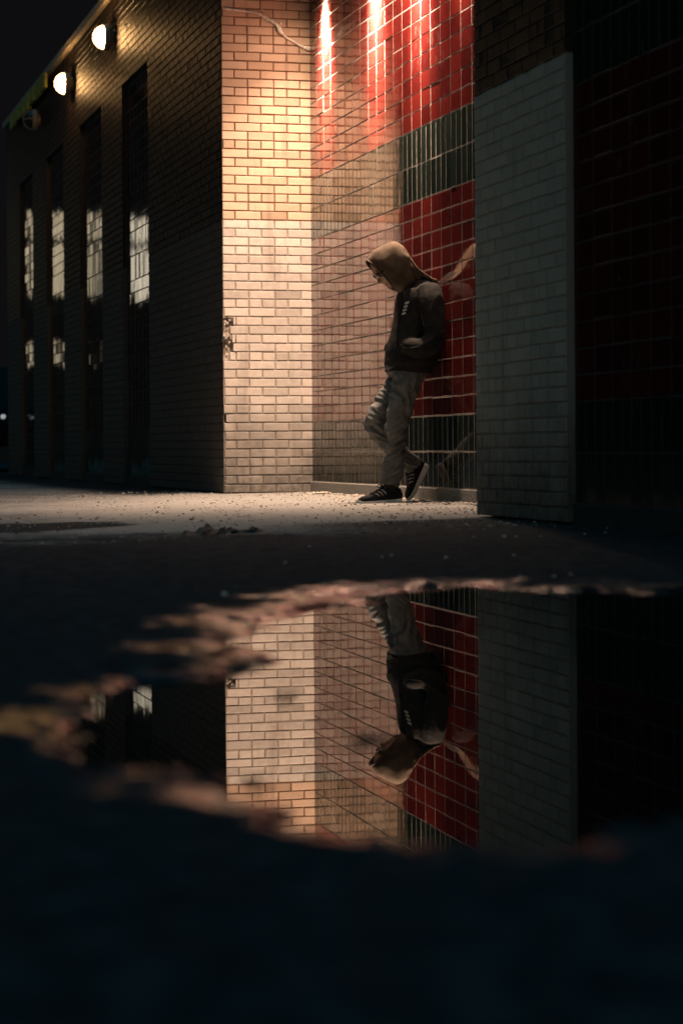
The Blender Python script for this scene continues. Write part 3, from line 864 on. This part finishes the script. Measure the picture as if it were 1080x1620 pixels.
NECK0 = Vector((.165, 0, 1.30))
loft(mb, dense([(NECK0, .062, .06), (NECK0 * .5 + HC * .5 + Vector((-.02, 0, .0)), .055, .056), (HC + Vector((-.03, 0, -.02)), .055, .055)], 4))
loft(mb, dense([((.18, 0, .80), .13, .09), ((.19, 0, .90), .135, .095), ((.165, 0, 1.02), .125, .09), ((.14, 0, 1.17), .15, .10), ((.135, 0, 1.28), .14, .075), ((.15, 0, 1.33), .06, .05)], 4))
loft(mb, dense([(L_HIP + Vector((-.01, -.01, .06)), .055, .055), (L_MID + Vector((-.01, 0, 0)), .050, .050), (L_KNEE, .044, .046), (L_SHIN, .042, .042), (L_ANK, .028, .03), (L_ANK + Vector((.0, 0, -.06)), .024, .026)], 4))
loft(mb, dense([(L_ANK + Vector((-.02, 0, -.06)), .022, .02), (L_ANK + Vector((.06, 0, -.07)), .036, .02), (L_ANK + Vector((.15, 0, -.085)), .036, .012)], 4))
loft(mb, dense([(R_HIP + Vector((0, 0, .06)), .055, .055), ((R_HIP + R_KNEE) / 2, .052, .052), (R_KNEE, .044, .044), ((R_KNEE + R_ANK) / 2, .04, .04), (R_ANK, .024, .024), (R_ANK + Vector((.0, 0, -.03)), .02, .02)], 4))
loft(mb, dense([(R_ANK + Vector((-.01, 0, -.01)), .022, .022), (R_ANK + Vector((.005, 0, -.08)), .026, .018), (R_ANK + Vector((.035, 0, -.15)), .026, .012)], 4))
def arm(s):
    sh = Vector((.125, s * .175, 1.285)); el = Vector((.105, s * .235, 1.0)); wr = Vector((.185, s * .150, .955))
    loft(mb, dense([(sh, .05, .052), ((sh + el) / 2, .044, .046), (el, .038, .04), ((el + wr) / 2, .036, .038), (wr, .027, .03)], 4))
    pal = wr + Vector((.012, -s * .035, -.01))
    loft(mb, [(wr, .026, .028), (pal, .016, .040), (pal + Vector((.035, -s * .015, 0)), .013, .040)], 14)
    for k in range(4):           # fingers curled inside the pocket
        z0 = .030 - .02 * k; ln = (.062, .070, .066, .052)[k]
        b = pal + Vector((.035, -s * .012, z0))
        loft(mb, dense([(b, .0085, .0085), (b + Vector((ln * .5, -s * .016, -.003)), .008, .008), (b + Vector((ln * .8, -s * .040, -.006)), .0072, .0072), (b + Vector((ln * .75, -s * .058, -.008)), .006, .006)], 3), 10)
    b = pal + Vector((.0, -s * .014, .035))
    loft(mb, dense([(b, .011, .011), (b + Vector((.03, -s * .018, .018)), .010, .010), (b + Vector((.058, -s * .026, .012)), .0075, .0075)], 3), 10)
arm(1); arm(-1)
body_me = fuse(mb, .0042, 2, .4)
finish('body', body_me, person, M_skin)
# glasses
mb = MB()
for s in (-1, 1):
    vs, fs = lathe([(.0005, .004), (.023, .002), (.026, 0), (.023, -.003), (.0005, -.002)], 20)
    mb.add([head_pt(.099 + v[1] - abs(v[0] + s * .034) * .12, v[0] + s * .034, .008 + v[2] * .8) for v in vs], fs)
    mb.add(*tube([head_pt(.094, s * .058, .012), head_pt(.06, s * .076, .014), head_pt(-.005, s * .082, .008)], .0032, 8))
mb.add(*tube([head_pt(.103, -.012, .010), head_pt(.106, 0, .013), head_pt(.103, .012, .010)], .003, 8))
mb.build('glasses', person, (M_lens,), True)

# ---- trousers
def legpar(p, a, b):
    d = b - a; return max(-.2, min(1.2, (p - a).dot(d) / d.length_squared))
mb = MB()
loft(mb, dense([((.200, 0, .90), .165, .125), ((.200, 0, .85), .172, .128), ((.205, 0, .79), .170, .122), ((.215, 0, .755), .15, .10)], 4), 36)
def cl(px, py, s, rl, rpx): t, z = mt(px, py, s); return (Vector((t, s, z)), rl, rpx / 250.0)
loft(mb, dense([cl(646, 584, SL - .01, .090, 25), cl(641, 607, SL, .088, 21.5), cl(634, 636, SL, .084, 20), cl(628, 660, SL, .078, 19), cl(624.5, 676, SL, .072, 17.5), cl(625, 696, SL, .068, 16.5),
                cl(624.5, 715, SL, .066, 16), cl(621, 735, SL, .066, 16.5), cl(615.5, 754, SL + .005, .066, 16.5), cl(612.5, 768, SL + .01, .064, 15)], 6), 36)
loft(mb, dense([cl(645, 588, -SL, .090, 25), cl(626, 614, -SL, .088, 21), cl(606, 642, -SL, .082, 18.5), cl(594, 661, -SL, .076, 17.5), cl(592.5, 672, -SL, .072, 17.5), cl(602, 688, -SL, .070, 16.5),
                cl(619, 705, -SL, .068, 16.0), cl(636, 721, -SL, .066, 15.5), cl(649, 733, -SL, .064, 15), cl(656, 741, -SL, .062, 14)], 6), 36)
tr_me = fuse(mb, .0055, 3, .45)
kneeL = L_KNEE.z
def rid(v):                       # rounded ridges with sharp valleys
    return 1 - abs(v) * 2.2
def tfold(p, n):
    near = p.y > 0
    if p.z > .80: return .004 * noise.noise((p.x * 30, p.y * 20, p.z * 45))
    if near:
        u = p.z; amp = .0025 + .0085 * max(0, 1 - abs(u - .36) / .16) + .0065 * max(0, 1 - abs(u - .16) / .10) + .005 * max(0, 1 - abs(u - .66) / .14)
        if u < .52:
            q = noise.noise((p.x * 7 + 3, p.y * 6, p.z * 27 + p.x * 16))
        else:
            q = noise.noise((p.x * 18 - p.z * 9, p.y * 8 + 5, p.z * 9 + p.x * 12))
        w = .0035 * noise.noise((p.x * 40, p.y * 40, p.z * 55))
        return amp * (rid(q) - .62) * 2.4 + w * .5
    k = legpar(p, R_KNEE, R_ANK); h = legpar(p, R_HIP, R_KNEE)
    amp = .003 + .008 * max(0, 1 - abs((p - R_KNEE).length - .02) / .16) * (1 if n[0] < .6 else .5) + .006 * max(0, k - .6)
    d = (p - R_KNEE); q = noise.noise((d.x * 9 + 11, p.y * 6, d.z * 26 - d.x * 14))
    return amp * (rid(q) - .6) * 2.2 + .002 * noise.noise((p.x * 40, p.y * 40, p.z * 50))
displace(tr_me, tfold)
finish('trousers', tr_me, person, M_trous)

# ---- hoodie: torso and sleeves melted together
mb = MB()
def tc(px, py, rl, rpx): t, z = mt(px, py, 0); return (Vector((t, 0, z)), rl, rpx / 250.0)
loft(mb, dense([tc(644, 590, .188, 34), tc(645, 580, .198, 36), tc(650, 560, .202, 39.5), tc(655, 533, .196, 37), tc(657.5, 500, .198, 32.5), tc(658, 474, .205, 30), tc(662, 457, .188, 25), tc(659, 446, .13, 20), tc(652, 438, .085, 17)], 6), 40, 2.3)
def sleeve(s):
    sh = Vector((.108, s * .165, 1.315)); s1 = Vector((.100, s * .215, 1.235)); s2 = Vector((.092, s * .243, 1.11)); el = Vector((.100, s * .252, .985)); e2 = Vector((.165, s * .232, .945)); wr = Vector((.238, s * .180, .955)); w2 = Vector((.262, s * .140, .955))
    loft(mb, dense([(sh, .06, .075), (s1, .066, .078), (s2, .062, .072), (el, .058, .066), (e2, .056, .062), (wr, .048, .052), (w2, .040, .044)], 6), 30)
sleeve(1); sleeve(-1)
hd_me = fuse(mb, .0055, 4, .45)
def hfold(p, n):
    a = .0025 * noise.noise((p.x * 22, p.y * 16, p.z * 20)) + .0008 * noise.noise((p.x * 45, p.y * 40, p.z * 50))
    for s in (-1, 1):
        el = Vector((.10, s * .25, .985)); d = (p - el).length
        if d < .16:
            q = noise.noise(((p.x - p.z) * 6, p.y * 7, (p.x + p.z) * 24 + 3))
            a += .011 * (1 - d / .16) * (rid(q) - .45)
    sh = max(0, 1 - abs(p.z - 1.22) / .14) * max(0, abs(p.y) - .08) * 6
    a += .006 * min(1, sh) * (rid(noise.noise((p.x * 26, p.y * 9, p.z * 6))) - .5)
    hem = max(0, 1 - abs(p.z - .825) / .03)
    a += -.007 * hem * (1 if p.z < .85 else 0) + .004 * max(0, 1 - abs(p.z - .87) / .035) * (1 + noise.noise((p.x * 30, p.y * 30, 1)))
    # open edge of the front pouch
    return a
displace(hd_me, hfold)
hoodie = finish('hoodie', hd_me, person, M_hood)

# hood: an open shell in fan-shaped hoops
hoops = [((578.5, 412), (622, 457), .062), ((583, 403.5), (625, 459), .084), ((592, 394), (630, 461), .098), ((605, 385.5), (637, 463), .106), ((620, 380.5), (645, 464), .108), ((632, 386), (653, 463), .106),
         ((640.5, 400), (661, 460), .108), ((650, 417.5), (669, 456), .118), ((664, 431), (678, 452), .135), ((678, 441), (686, 452), .145)]
def crm(vals, m):
    arr = [np.array(v, float) for v in vals]; out = []
    for i in range(len(arr) - 1):
        a, b, c, d = arr[max(i-1, 0)], arr[i], arr[i+1], arr[min(i+2, len(arr)-1)]
        for k in range(m):
            t = k / m; out.append(.5 * (2*b + (c - a)*t + (2*a - 5*b + 4*c - d)*t*t + (3*b - a - 3*c + d)*t**3))
    out.append(arr[-1]); return out
flat = crm([(a[0], a[1], b[0], b[1], w) for a, b, w in hoops], 6)
seg = 64; vs = []
for i, (x0, y0, x1, y1, hw) in enumerate(flat):
    ta, za = mt(x0, y0); tb, zb = mt(x1, y1)
    top = Vector((ta, 0, za)); bot = Vector((tb, 0, zb)); c = (top + bot) / 2; ax = (top - bot) / 2
    fr = i / (len(flat) - 1)
    for k in range(seg):
        w = 2 * math.pi * k / seg
        cu, su = math.cos(w), math.sin(w)
        lat = math.copysign(abs(su) ** .85, su) * hw * (1 + .12 * cu)
        p = c + ax * cu + Vector((0, lat, 0))
        f = .006 * noise.noise((p.x * 18, p.y * 14, p.z * 18)) * min(1, fr * 8)
        # drag folds running from the crown down to the neck
        f += .016 * (rid(noise.noise((fr * 9, cu * 2.2 + 4, (p.x + p.z) * 3))) - .5) * ss(np.array(fr), .35, .7).item()
        d = (p - c); p = p + (d.normalized() * f if d.length > 1e-5 else Vector())
        vs.append(p)
nr = len(flat)
fs = [(i*seg+k, i*seg+(k+1) % seg, (i+1)*seg+(k+1) % seg, (i+1)*seg+k) for i in range(nr - 1) for k in range(seg)]
mb = MB(); mb.add(vs, fs); hm_ = mb.mesh('hood', True)
hood = finish('hood', hm_, hoodie, M_hood_lit)
sm = hood.modifiers.new('cloth', 'SOLIDIFY'); sm.thickness = .007; sm.offset = -1
# rolled seam round the hood opening
mb = MB(); rim = [vs[k] for k in range(seg)] + [vs[0]]
mb.add(*tube(rim, .0065, 8, False)); mb.build('hood_seam', hoodie, (M_hood_lit,), True)
# chest print, pouch edge, draw cord: laid on the cloth by casting on to it
dg = bpy.context.evaluated_depsgraph_get()
from mathutils.bvhtree import BVHTree
bvh = BVHTree.FromPolygons([v.co[:] for v in hd_me.vertices], [tuple(p.vertices) for p in hd_me.polygons])
def on_cloth(px, py, lift=.003):
    """point on the hoodie met by the photo ray (fixed points on the garment, not a screen effect)"""
    d = ray(px, py)
    M = (Matrix.Translation(PW) @ Matrix.Rotation(PROT, 4, 'Z')).inverted()
    o = M @ Vector((0, 0, CAMZ)); dd = (M.to_3x3() @ d).normalized()
    h = bvh.ray_cast(o, dd)
    if h[0] is None: return None
    return h[0] + h[1] * lift
mb = MB()
for k in range(4):
    y0 = 476.5 + k * 5.6; x0 = 643.5 - k * 1.6
    for (xa, xb) in ((-2.8, -.2), (.4, 3.0)):
        q = [on_cloth(x0 + xa, y0 + 1.2 - xa * .35), on_cloth(x0 + xb, y0 + 1.2 - xb * .35), on_cloth(x0 + xb, y0 + 4.4 - xb * .35), on_cloth(x0 + xa, y0 + 4.4 - xa * .35)]
        if all(q): mb.add(q, [(0, 1, 2, 3)])
lo = mb.build('chest_print', hoodie, (M_logo,)); s_ = lo.modifiers.new('s', 'SOLIDIFY'); s_.thickness = .0012; s_.offset = 0
for pts, r in (([(634, 545), (637, 549), (643, 551), (652, 550.5), (662, 549)], .0045), ([(634, 545), (632, 552), (631.5, 560)], .004)):
    q = [p for p in (on_cloth(*p, .001) for p in pts) if p]
    if len(q) > 2:
        mb = MB(); mb.add(*tube(q, r, 8)); mb.build('pocket_edge', hoodie, (M_hood,), True)
q = [p for p in (on_cloth(*p, .003) for p in ((640, 452), (640, 462), (637, 476), (633, 497), (630, 516), (628, 534), (629, 552))) if p]
if len(q) > 2:
    mb = MB(); mb.add(*tube(q, .0035, 8)); mb.build('zip', hoodie, (M_darkmetal,), True)

# ---- shoes (canonical: heel at 0, toe at +x, sole bottom z = 0)
def shoe_meshes():
    Ls = .285
    half = lambda u: .030 + .013 * math.sin(min(1, u * 1.15) * math.pi * .75) - .030 * max(0, u - .82) ** 1.6 * 12 * .35 if u < .97 else .012
    hw = lambda u: (.033 + .010 * ss(np.array(u), .3, .72).item()) * (1 - max(0, (u - .80) / .20) ** 2.4 * .75) * (min(1, u / .06 + .55))
    # sole
    mb = MB(); n = 40; vs = []
    for i in range(n + 1):
        u = i / n; x = Ls * u; w = hw(u)
        zt = .030 + .012 * (1 - u) ** 1.5 - .004 * u + (.008 * max(0, (u - .85) / .15) ** 2); zb = .0 + .016 * max(0, (u - .74) / .26) ** 2 + .006 * max(0, (.08 - u) / .08)
        for (yy, zz) in ((-.96, zb), (-1.06, zb + .006), (-1.05, zt - .004), (-.98, zt), (.98, zt), (1.05, zt - .004), (1.06, zb + .006), (.96, zb)):
            vs.append((x, yy * w, zz))
    m8 = 8
    fs = [(i*m8+k, (i+1)*m8+k, (i+1)*m8+(k+1) % m8, i*m8+(k+1) % m8) for i in range(n) for k in range(m8)] + [tuple(reversed(range(m8))), tuple(range(n*m8, n*m8+m8))]
    fs = [f[::-1] for f in fs]
    mb.add(vs, fs); sole = mb.mesh('sole', True)
    # upper: arched sections
    top = lambda u: np.interp(u, [0, .05, .15, .27, .38, .50, .62, .75, .88, .96, 1.0], [.078, .104, .108, .104, .112, .102, .082, .066, .058, .048, .030])
    sec = 26
    def up(u, w, lift=0.0):       # w from -1 (outer edge) over the top to +1
        x = Ls * (.012 + .975 * u); th = w * math.pi / 2
        zb = .026 + .010 * (1 - u); h = top(u) - zb; wy = hw(min(1, .02 + u * .97)) * .98
        narrow = 1 - .25 * (1 - abs(w)) * (1 if u < .35 else .4)
        y = math.sin(th) * wy; z = zb + h * max(0, math.cos(th)) ** (.62 if u > .4 else .5)
        if u < .36: y = math.copysign(min(abs(y), wy * (.98 - .22 * (z - zb) / h)), y)
        p = Vector((x - .012 * (1 - u) * (z - zb) / .08 * (1 if u < .12 else 0), y, z)); c = Vector((x, 0, zb))
        return p + (p - c).normalized() * lift if lift else p
    mb = MB(); n = 44; vs = [up(i / n, -1 + 2 * k / sec) for i in range(n + 1) for k in range(sec + 1)]
    fs = [(i*(sec+1)+k, i*(sec+1)+k+1, (i+1)*(sec+1)+k+1, (i+1)*(sec+1)+k) for i in range(n) for k in range(sec)]
    fs.append(tuple(range(sec + 1))[::-1]); fs.append(tuple(range(n*(sec+1), n*(sec+1)+sec+1)))
    mb.add(vs, fs); upper = mb.mesh('upper', True)
    stripes = []
    for s in (-1, 1):
        for k in range(3):
            mb = MB(); vs = []; m_ = 8
            for j in range(m_ + 1):
                v = j / m_; u0 = .36 + k * .085 + .10 * v; w_ = .86 - .50 * v
                for uu in (u0, u0 + .034): vs.append(up(uu, s * w_, .0018))
            fs = [(2*j, 2*j+1, 2*j+3, 2*j+2) for j in range(m_)]
            mb.add(vs, fs); stripes.append(mb.mesh('stripe', True))
    mb = MB()
    for k in range(5):
        u0 = .42 + k * .062
        mb.add(*tube([up(u0 + .03 * (1 if k % 2 else -1) * e * .5, e * .42, .003) for e in (-1, -.5, 0, .5, 1)], .0032, 7))
    for s in (-1, 1):             # bow
        a = up(.41, 0, .004); mb.add(*tube([a, a + Vector((.014, s * .022, .014)), a + Vector((.03, s * .034, .004)), a + Vector((.022, s * .022, -.004)), a + Vector((.004, s * .004, .002))], .003, 7))
    mb.add(*tube([up(.40, -.5, .002), up(.37, -.3, .012), up(.36, 0, .018), up(.37, .3, .012), up(.40, .5, .002)], .006, 8))
    laces = mb.mesh('laces', True)
    mb = MB(); ball(mb, (.055, 0, .088), (.036, .028, .028), 3); loft(mb, [(Vector((.060, 0, .075)), .034, .042), (Vector((.064, 0, .125)), .036, .042), (Vector((.066, 0, .165)), .038, .044)], 20)
    sock = mb.mesh('sock', True)
    return sole, upper, stripes, laces, sock
sole, upper, stripes, laces, sock = shoe_meshes()
for me_, mt_ in ((sole, M_sole), (upper, M_shoe), (laces, M_lace), (sock, M_shoe)): me_.materials.append(mt_)
for me_ in stripes: me_.materials.append(M_stripe)
def shoe(M, lab):
    r = empty('shoe'); r.parent = person; r.matrix_local = M
    if lab: r['label'] = lab
    u = link('upper', upper, r); link('sole', sole, r); link('laces', laces, r); link('sock', sock, r)
    for q in stripes:
        st = link('stripe', q, r); sd_ = st.modifiers.new('s', 'SOLIDIFY'); sd_.thickness = .0015; sd_.offset = 1
tH, zH = mt(632, 799.2, SL); tT, zT = mt(561, 799.5, SL)
sc_ = (tT - tH) / .285
shoe(Matrix.Translation((tH, SL + .012, zH)) @ Matrix.Rotation(R(4), 4, 'Z') @ Matrix.Scale(sc_, 4), 'black striped shoe flat on the ground')
# raised foot: toe on the ground, heel up against the tiles
hx, hz = mt(679, 737, -SL); tx_, tz_ = mt(648, 795, -SL)
d = Vector((tx_ - hx, 0, tz_ - hz)); ln = d.length; d.normalize()
up_ = Vector((-d.z, 0, d.x)); 
if up_.x < 0: up_ = -up_
yv = up_.cross(d)
Mr = Matrix(((d.x, yv.x, up_.x, hx), (d.y, yv.y, up_.y, -SL), (d.z, yv.z, up_.z, hz), (0, 0, 0, 1)))
shoe(Mr @ Matrix.Scale(max(.86, ln / .285), 4), 'black striped shoe raised with its sole against the tiles')


# ================================================================= THINGS FAR AWAY
def far_car():
    c = Vector((-5.82, 36.6, 0)); z0 = gz(c.x, c.y)
    t = empty('parked_car', (c.x, c.y, z0), R(-90)); t.scale = (1.2, 1.0, 1.2); tag(t, 'dark parked car half hidden behind the far corner of the brick building', 'car')
    paint = simple('dark_car_paint', (.012, .013, .014), .7, spec=.05); glass = simple('car_glass', (.01, .012, .014), .3, spec=.1); rub = simple('tyre_rubber', (.02, .02, .02), .8)
    chrome = simple('wheel_alloy', (.5, .5, .5), .3, .9)
    hl = emission('headlight_glint', (.9, .95, 1.0), .3)  # weak glow stands in for glints reflected off the car
    prof = [(-2.1, .35), (-2.15, .62), (-2.0, .88), (-1.45, .95), (-.85, 1.36), (.55, 1.40), (1.3, .98), (2.0, .86), (2.15, .62), (2.1, .32)]
    mb = MB(); vs = []
    for s in (-1, 1):
        for x, z in prof: vs.append((x, s * (.85 if z < 1.0 else .66), z))
    n = len(prof); fs = [tuple(range(n)), tuple(reversed(range(n, 2 * n)))]
    for i in range(n):
        j = (i + 1) % n; fs.append((i, n + i, n + j, j))
    mb.add(vs, fs); mb.build('body', t, (paint,), bevel=.05)
    for s in (-1, 1):
        mb = MB(); y = s * .79
        mb.add([(-1.25, s * .862, .97), (.95, s * .862, .99), (.48, s * .70, 1.31), (-.78, s * .70, 1.29)], [(0, 1, 2, 3)]); o = mb.build('side_window', t, (glass,)); sd_ = o.modifiers.new('s', 'SOLIDIFY'); sd_.thickness = .02
        for x in (-1.35, 1.35):
            mb = MB(); mb.add(*lathe([(.0005, -.1), (.2, -.1), (.31, -.09), (.32, 0), (.31, .09), (.2, .1), (.0005, .1)], 28)); w = mb.build('wheel', t, (rub,), True); w.location = (x, s * .80, .32)
            mb = MB(); mb.add(*lathe([(.0005, -.02), (.2, -.02), (.2, .02), (.0005, .02)], 20)); r = mb.build('rim', w, (chrome,)); r.location = (0, s * .105, 0)
        mb = MB(); mb.box((2.02, s * .62 - .035, .68), (2.14, s * .62 + .035, .735)); mb.build('car_glint', t, (hl,), bevel=.02)
far_car()
def far_wall():
    mb = MB(); mb.box((-26, 60.0, -.5), (-6, 60.4, 2.6))
    o = mb.build('yard_wall', None, (simple('yard_brick', (.05, .045, .04), .9),), bevel=.02); tag(o, 'dark yard wall beyond the far corner of the brick building', 'wall')
    t = empty('strip_lamp', (-9.6, 59.98, 1.86)); tag(t, 'thin pale strip lamp on the dark yard wall beyond the parked car', 'lamp')
    mb = MB(); mb.box((-.75, -.08, .05), (.75, .0, .10)); mb.build('lamp_body', t, (M_darkmetal,), bevel=.01)
    mb = MB(); mb.add(*tube([(-.7, -.05, 0), (.7, -.05, 0)], .045, 12)); mb.build('tube', t, (emission('tube_glass', (.85, 1.0, .62), .22),), True)
far_wall()

def far_building():
    """lit windows across the street; seen only as glints mirrored in the glazed tiles"""
    h0, h1, D = R(14.8), R(36), 62.0
    pa = Vector((-math.sin(h0) * D, math.cos(h0) * D, 0)); pb = Vector((-math.sin(h1) * D, math.cos(h1) * D, 0))
    u = (pb - pa); L = u.length; u.normalize(); rz = math.atan2(u.y, u.x)
    t = empty('terrace_building', (pa.x, pa.y, -.2), rz); tag(t, 'dark terrace across the street with lit first floor windows', 'building')
    wall = simple('terrace_render', (.05, .045, .04), .9); fr = simple('window_frame_paint', (.3, .3, .28), .6)
    mb = MB(); mb.box((0, -8, 0), (L, -.02, 10.5)); mb.build('wall', t, (wall,))
    mb = MB(); mb.box((-.3, -8.3, 10.5), (L + .3, .35, 10.8)); mb.build('roof', t, (wall,))
    lits = [emission('lit_window_glass', (1.0, .80 + .06 * k, .52 + .12 * k), FAR_E * q) for k, q in enumerate((.55, 1.0, .8))]
    x = .8; rng = random.Random(12); k = 0
    while x < L - 2.2:
        w = rng.uniform(1.2, 2.3)
        hd = math.degrees(math.atan2(-(pa.x + u.x * (x + w / 2)), pa.y + u.y * (x + w / 2)))
        if 15.2 < hd < 20.2 or 31.0 < hd < 32.6:
            z0 = 4.8 + rng.uniform(-.1, .1)
            mb = MB()
            for a, b in (((x - .1, -.015, z0 - .1), (x + w + .1, .06, z0)), ((x - .1, -.015, z0 + 2.3), (x + w + .1, .06, z0 + 2.4)), ((x - .1, -.015, z0 + .002), (x, .05, z0 + 2.298)),
                         ((x + w, -.015, z0 + .002), (x + w + .1, .05, z0 + 2.298)), ((x + w / 2 - .03, -.012, z0 + .002), (x + w / 2 + .03, .04, z0 + 2.298)), ((x + .002, -.01, z0 + 1.45), (x + w / 2 - .032, .035, z0 + 1.62)), ((x + w / 2 + .032, -.01, z0 + 1.45), (x + w - .002, .035, z0 + 1.62))): mb.box(a, b)
            f = mb.build('window', t, (fr,))
            mb = MB(); mb.add([(x, .0, z0), (x + w, .0, z0), (x + w, .0, z0 + 2.3), (x, .0, z0 + 2.3)], [(0, 3, 2, 1)]); mb.build('pane', f, (lits[k % 3],))
            if k % 2 == 0:
                mb = MB(); mb.box((x - .06, -.015, 2.84), (x + .8, .05, 2.9)); f = mb.build('window', t, (fr,))
                mb = MB(); mb.add([(x, .0, 2.9), (x + .74, .0, 2.9), (x + .74, .0, 3.5), (x, .0, 3.5)], [(0, 3, 2, 1)]); mb.build('pane', f, (lits[0],))
        x += w + rng.uniform(.5, 1.3); k += 1
far_building()

# ================================================================= LIGHT, SKY, CAMERA
w = bpy.data.worlds.new('World'); scene.world = w; w.use_nodes = True
nt = w.node_tree; bg = nt.nodes['Background']
tc = nt.nodes.new('ShaderNodeTexCoord'); sx = nt.nodes.new('ShaderNodeSeparateXYZ'); nt.links.new(tc.outputs['Generated'], sx.inputs[0])
def mr(sock, lo, hi):
    n = nt.nodes.new('ShaderNodeMapRange'); n.interpolation_type = 'SMOOTHSTEP'; nt.links.new(sock, n.inputs[0]); n.inputs[1].default_value = lo; n.inputs[2].default_value = hi; return n.outputs[0]
def mx_(f, a, b):
    n = nt.nodes.new('ShaderNodeMix'); n.data_type = 'RGBA'
    nt.links.new(f, n.inputs[0])
    for s_, v in ((n.inputs[6], a), (n.inputs[7], b)):
        if isinstance(v, tuple): s_.default_value = (*v, 1)
        else: nt.links.new(v, s_)
    return n.outputs[2]
up = mr(sx.outputs[2], .66, .97); back = mr(sx.outputs[1], .35, -.8)
c1 = mx_(back, SKY_FRONT, FILL_BACK)
c2 = mx_(up, c1, FILL_UP)
nt.links.new(c2, bg.inputs[0]); bg.inputs[1].default_value = 1.0

cam = bpy.data.cameras.new('camera'); co = bpy.data.objects.new('camera', cam); C.objects.link(co)
cam.sensor_fit = 'VERTICAL'; cam.sensor_height = 36; cam.sensor_width = 24
cam.lens = 36 * F / 1620
cam.shift_y = -(810 - AY) / 1620
cam.clip_start = .05; cam.clip_end = 500
co.matrix_world = Matrix.Translation((0, 0, CAMZ)) @ Matrix.Rotation(math.pi / 2, 4, 'X') @ Matrix.Rotation(-ROLL, 4, 'Z')
cam.dof.use_dof = True; cam.dof.focus_distance = 13.9; cam.dof.aperture_fstop = FSTOP
cam.dof.aperture_blades = 0
scene.camera = co
scene.view_settings.view_transform = 'Standard'; scene.view_settings.look = 'None'
scene.view_settings.exposure = EXPO; scene.view_settings.gamma = 1
scene.cycles.use_denoising = True
scene.cycles.sample_clamp_indirect = 4.0
scene.cycles.max_bounces = 8; scene.cycles.glossy_bounces = 5; scene.cycles.diffuse_bounces = 4
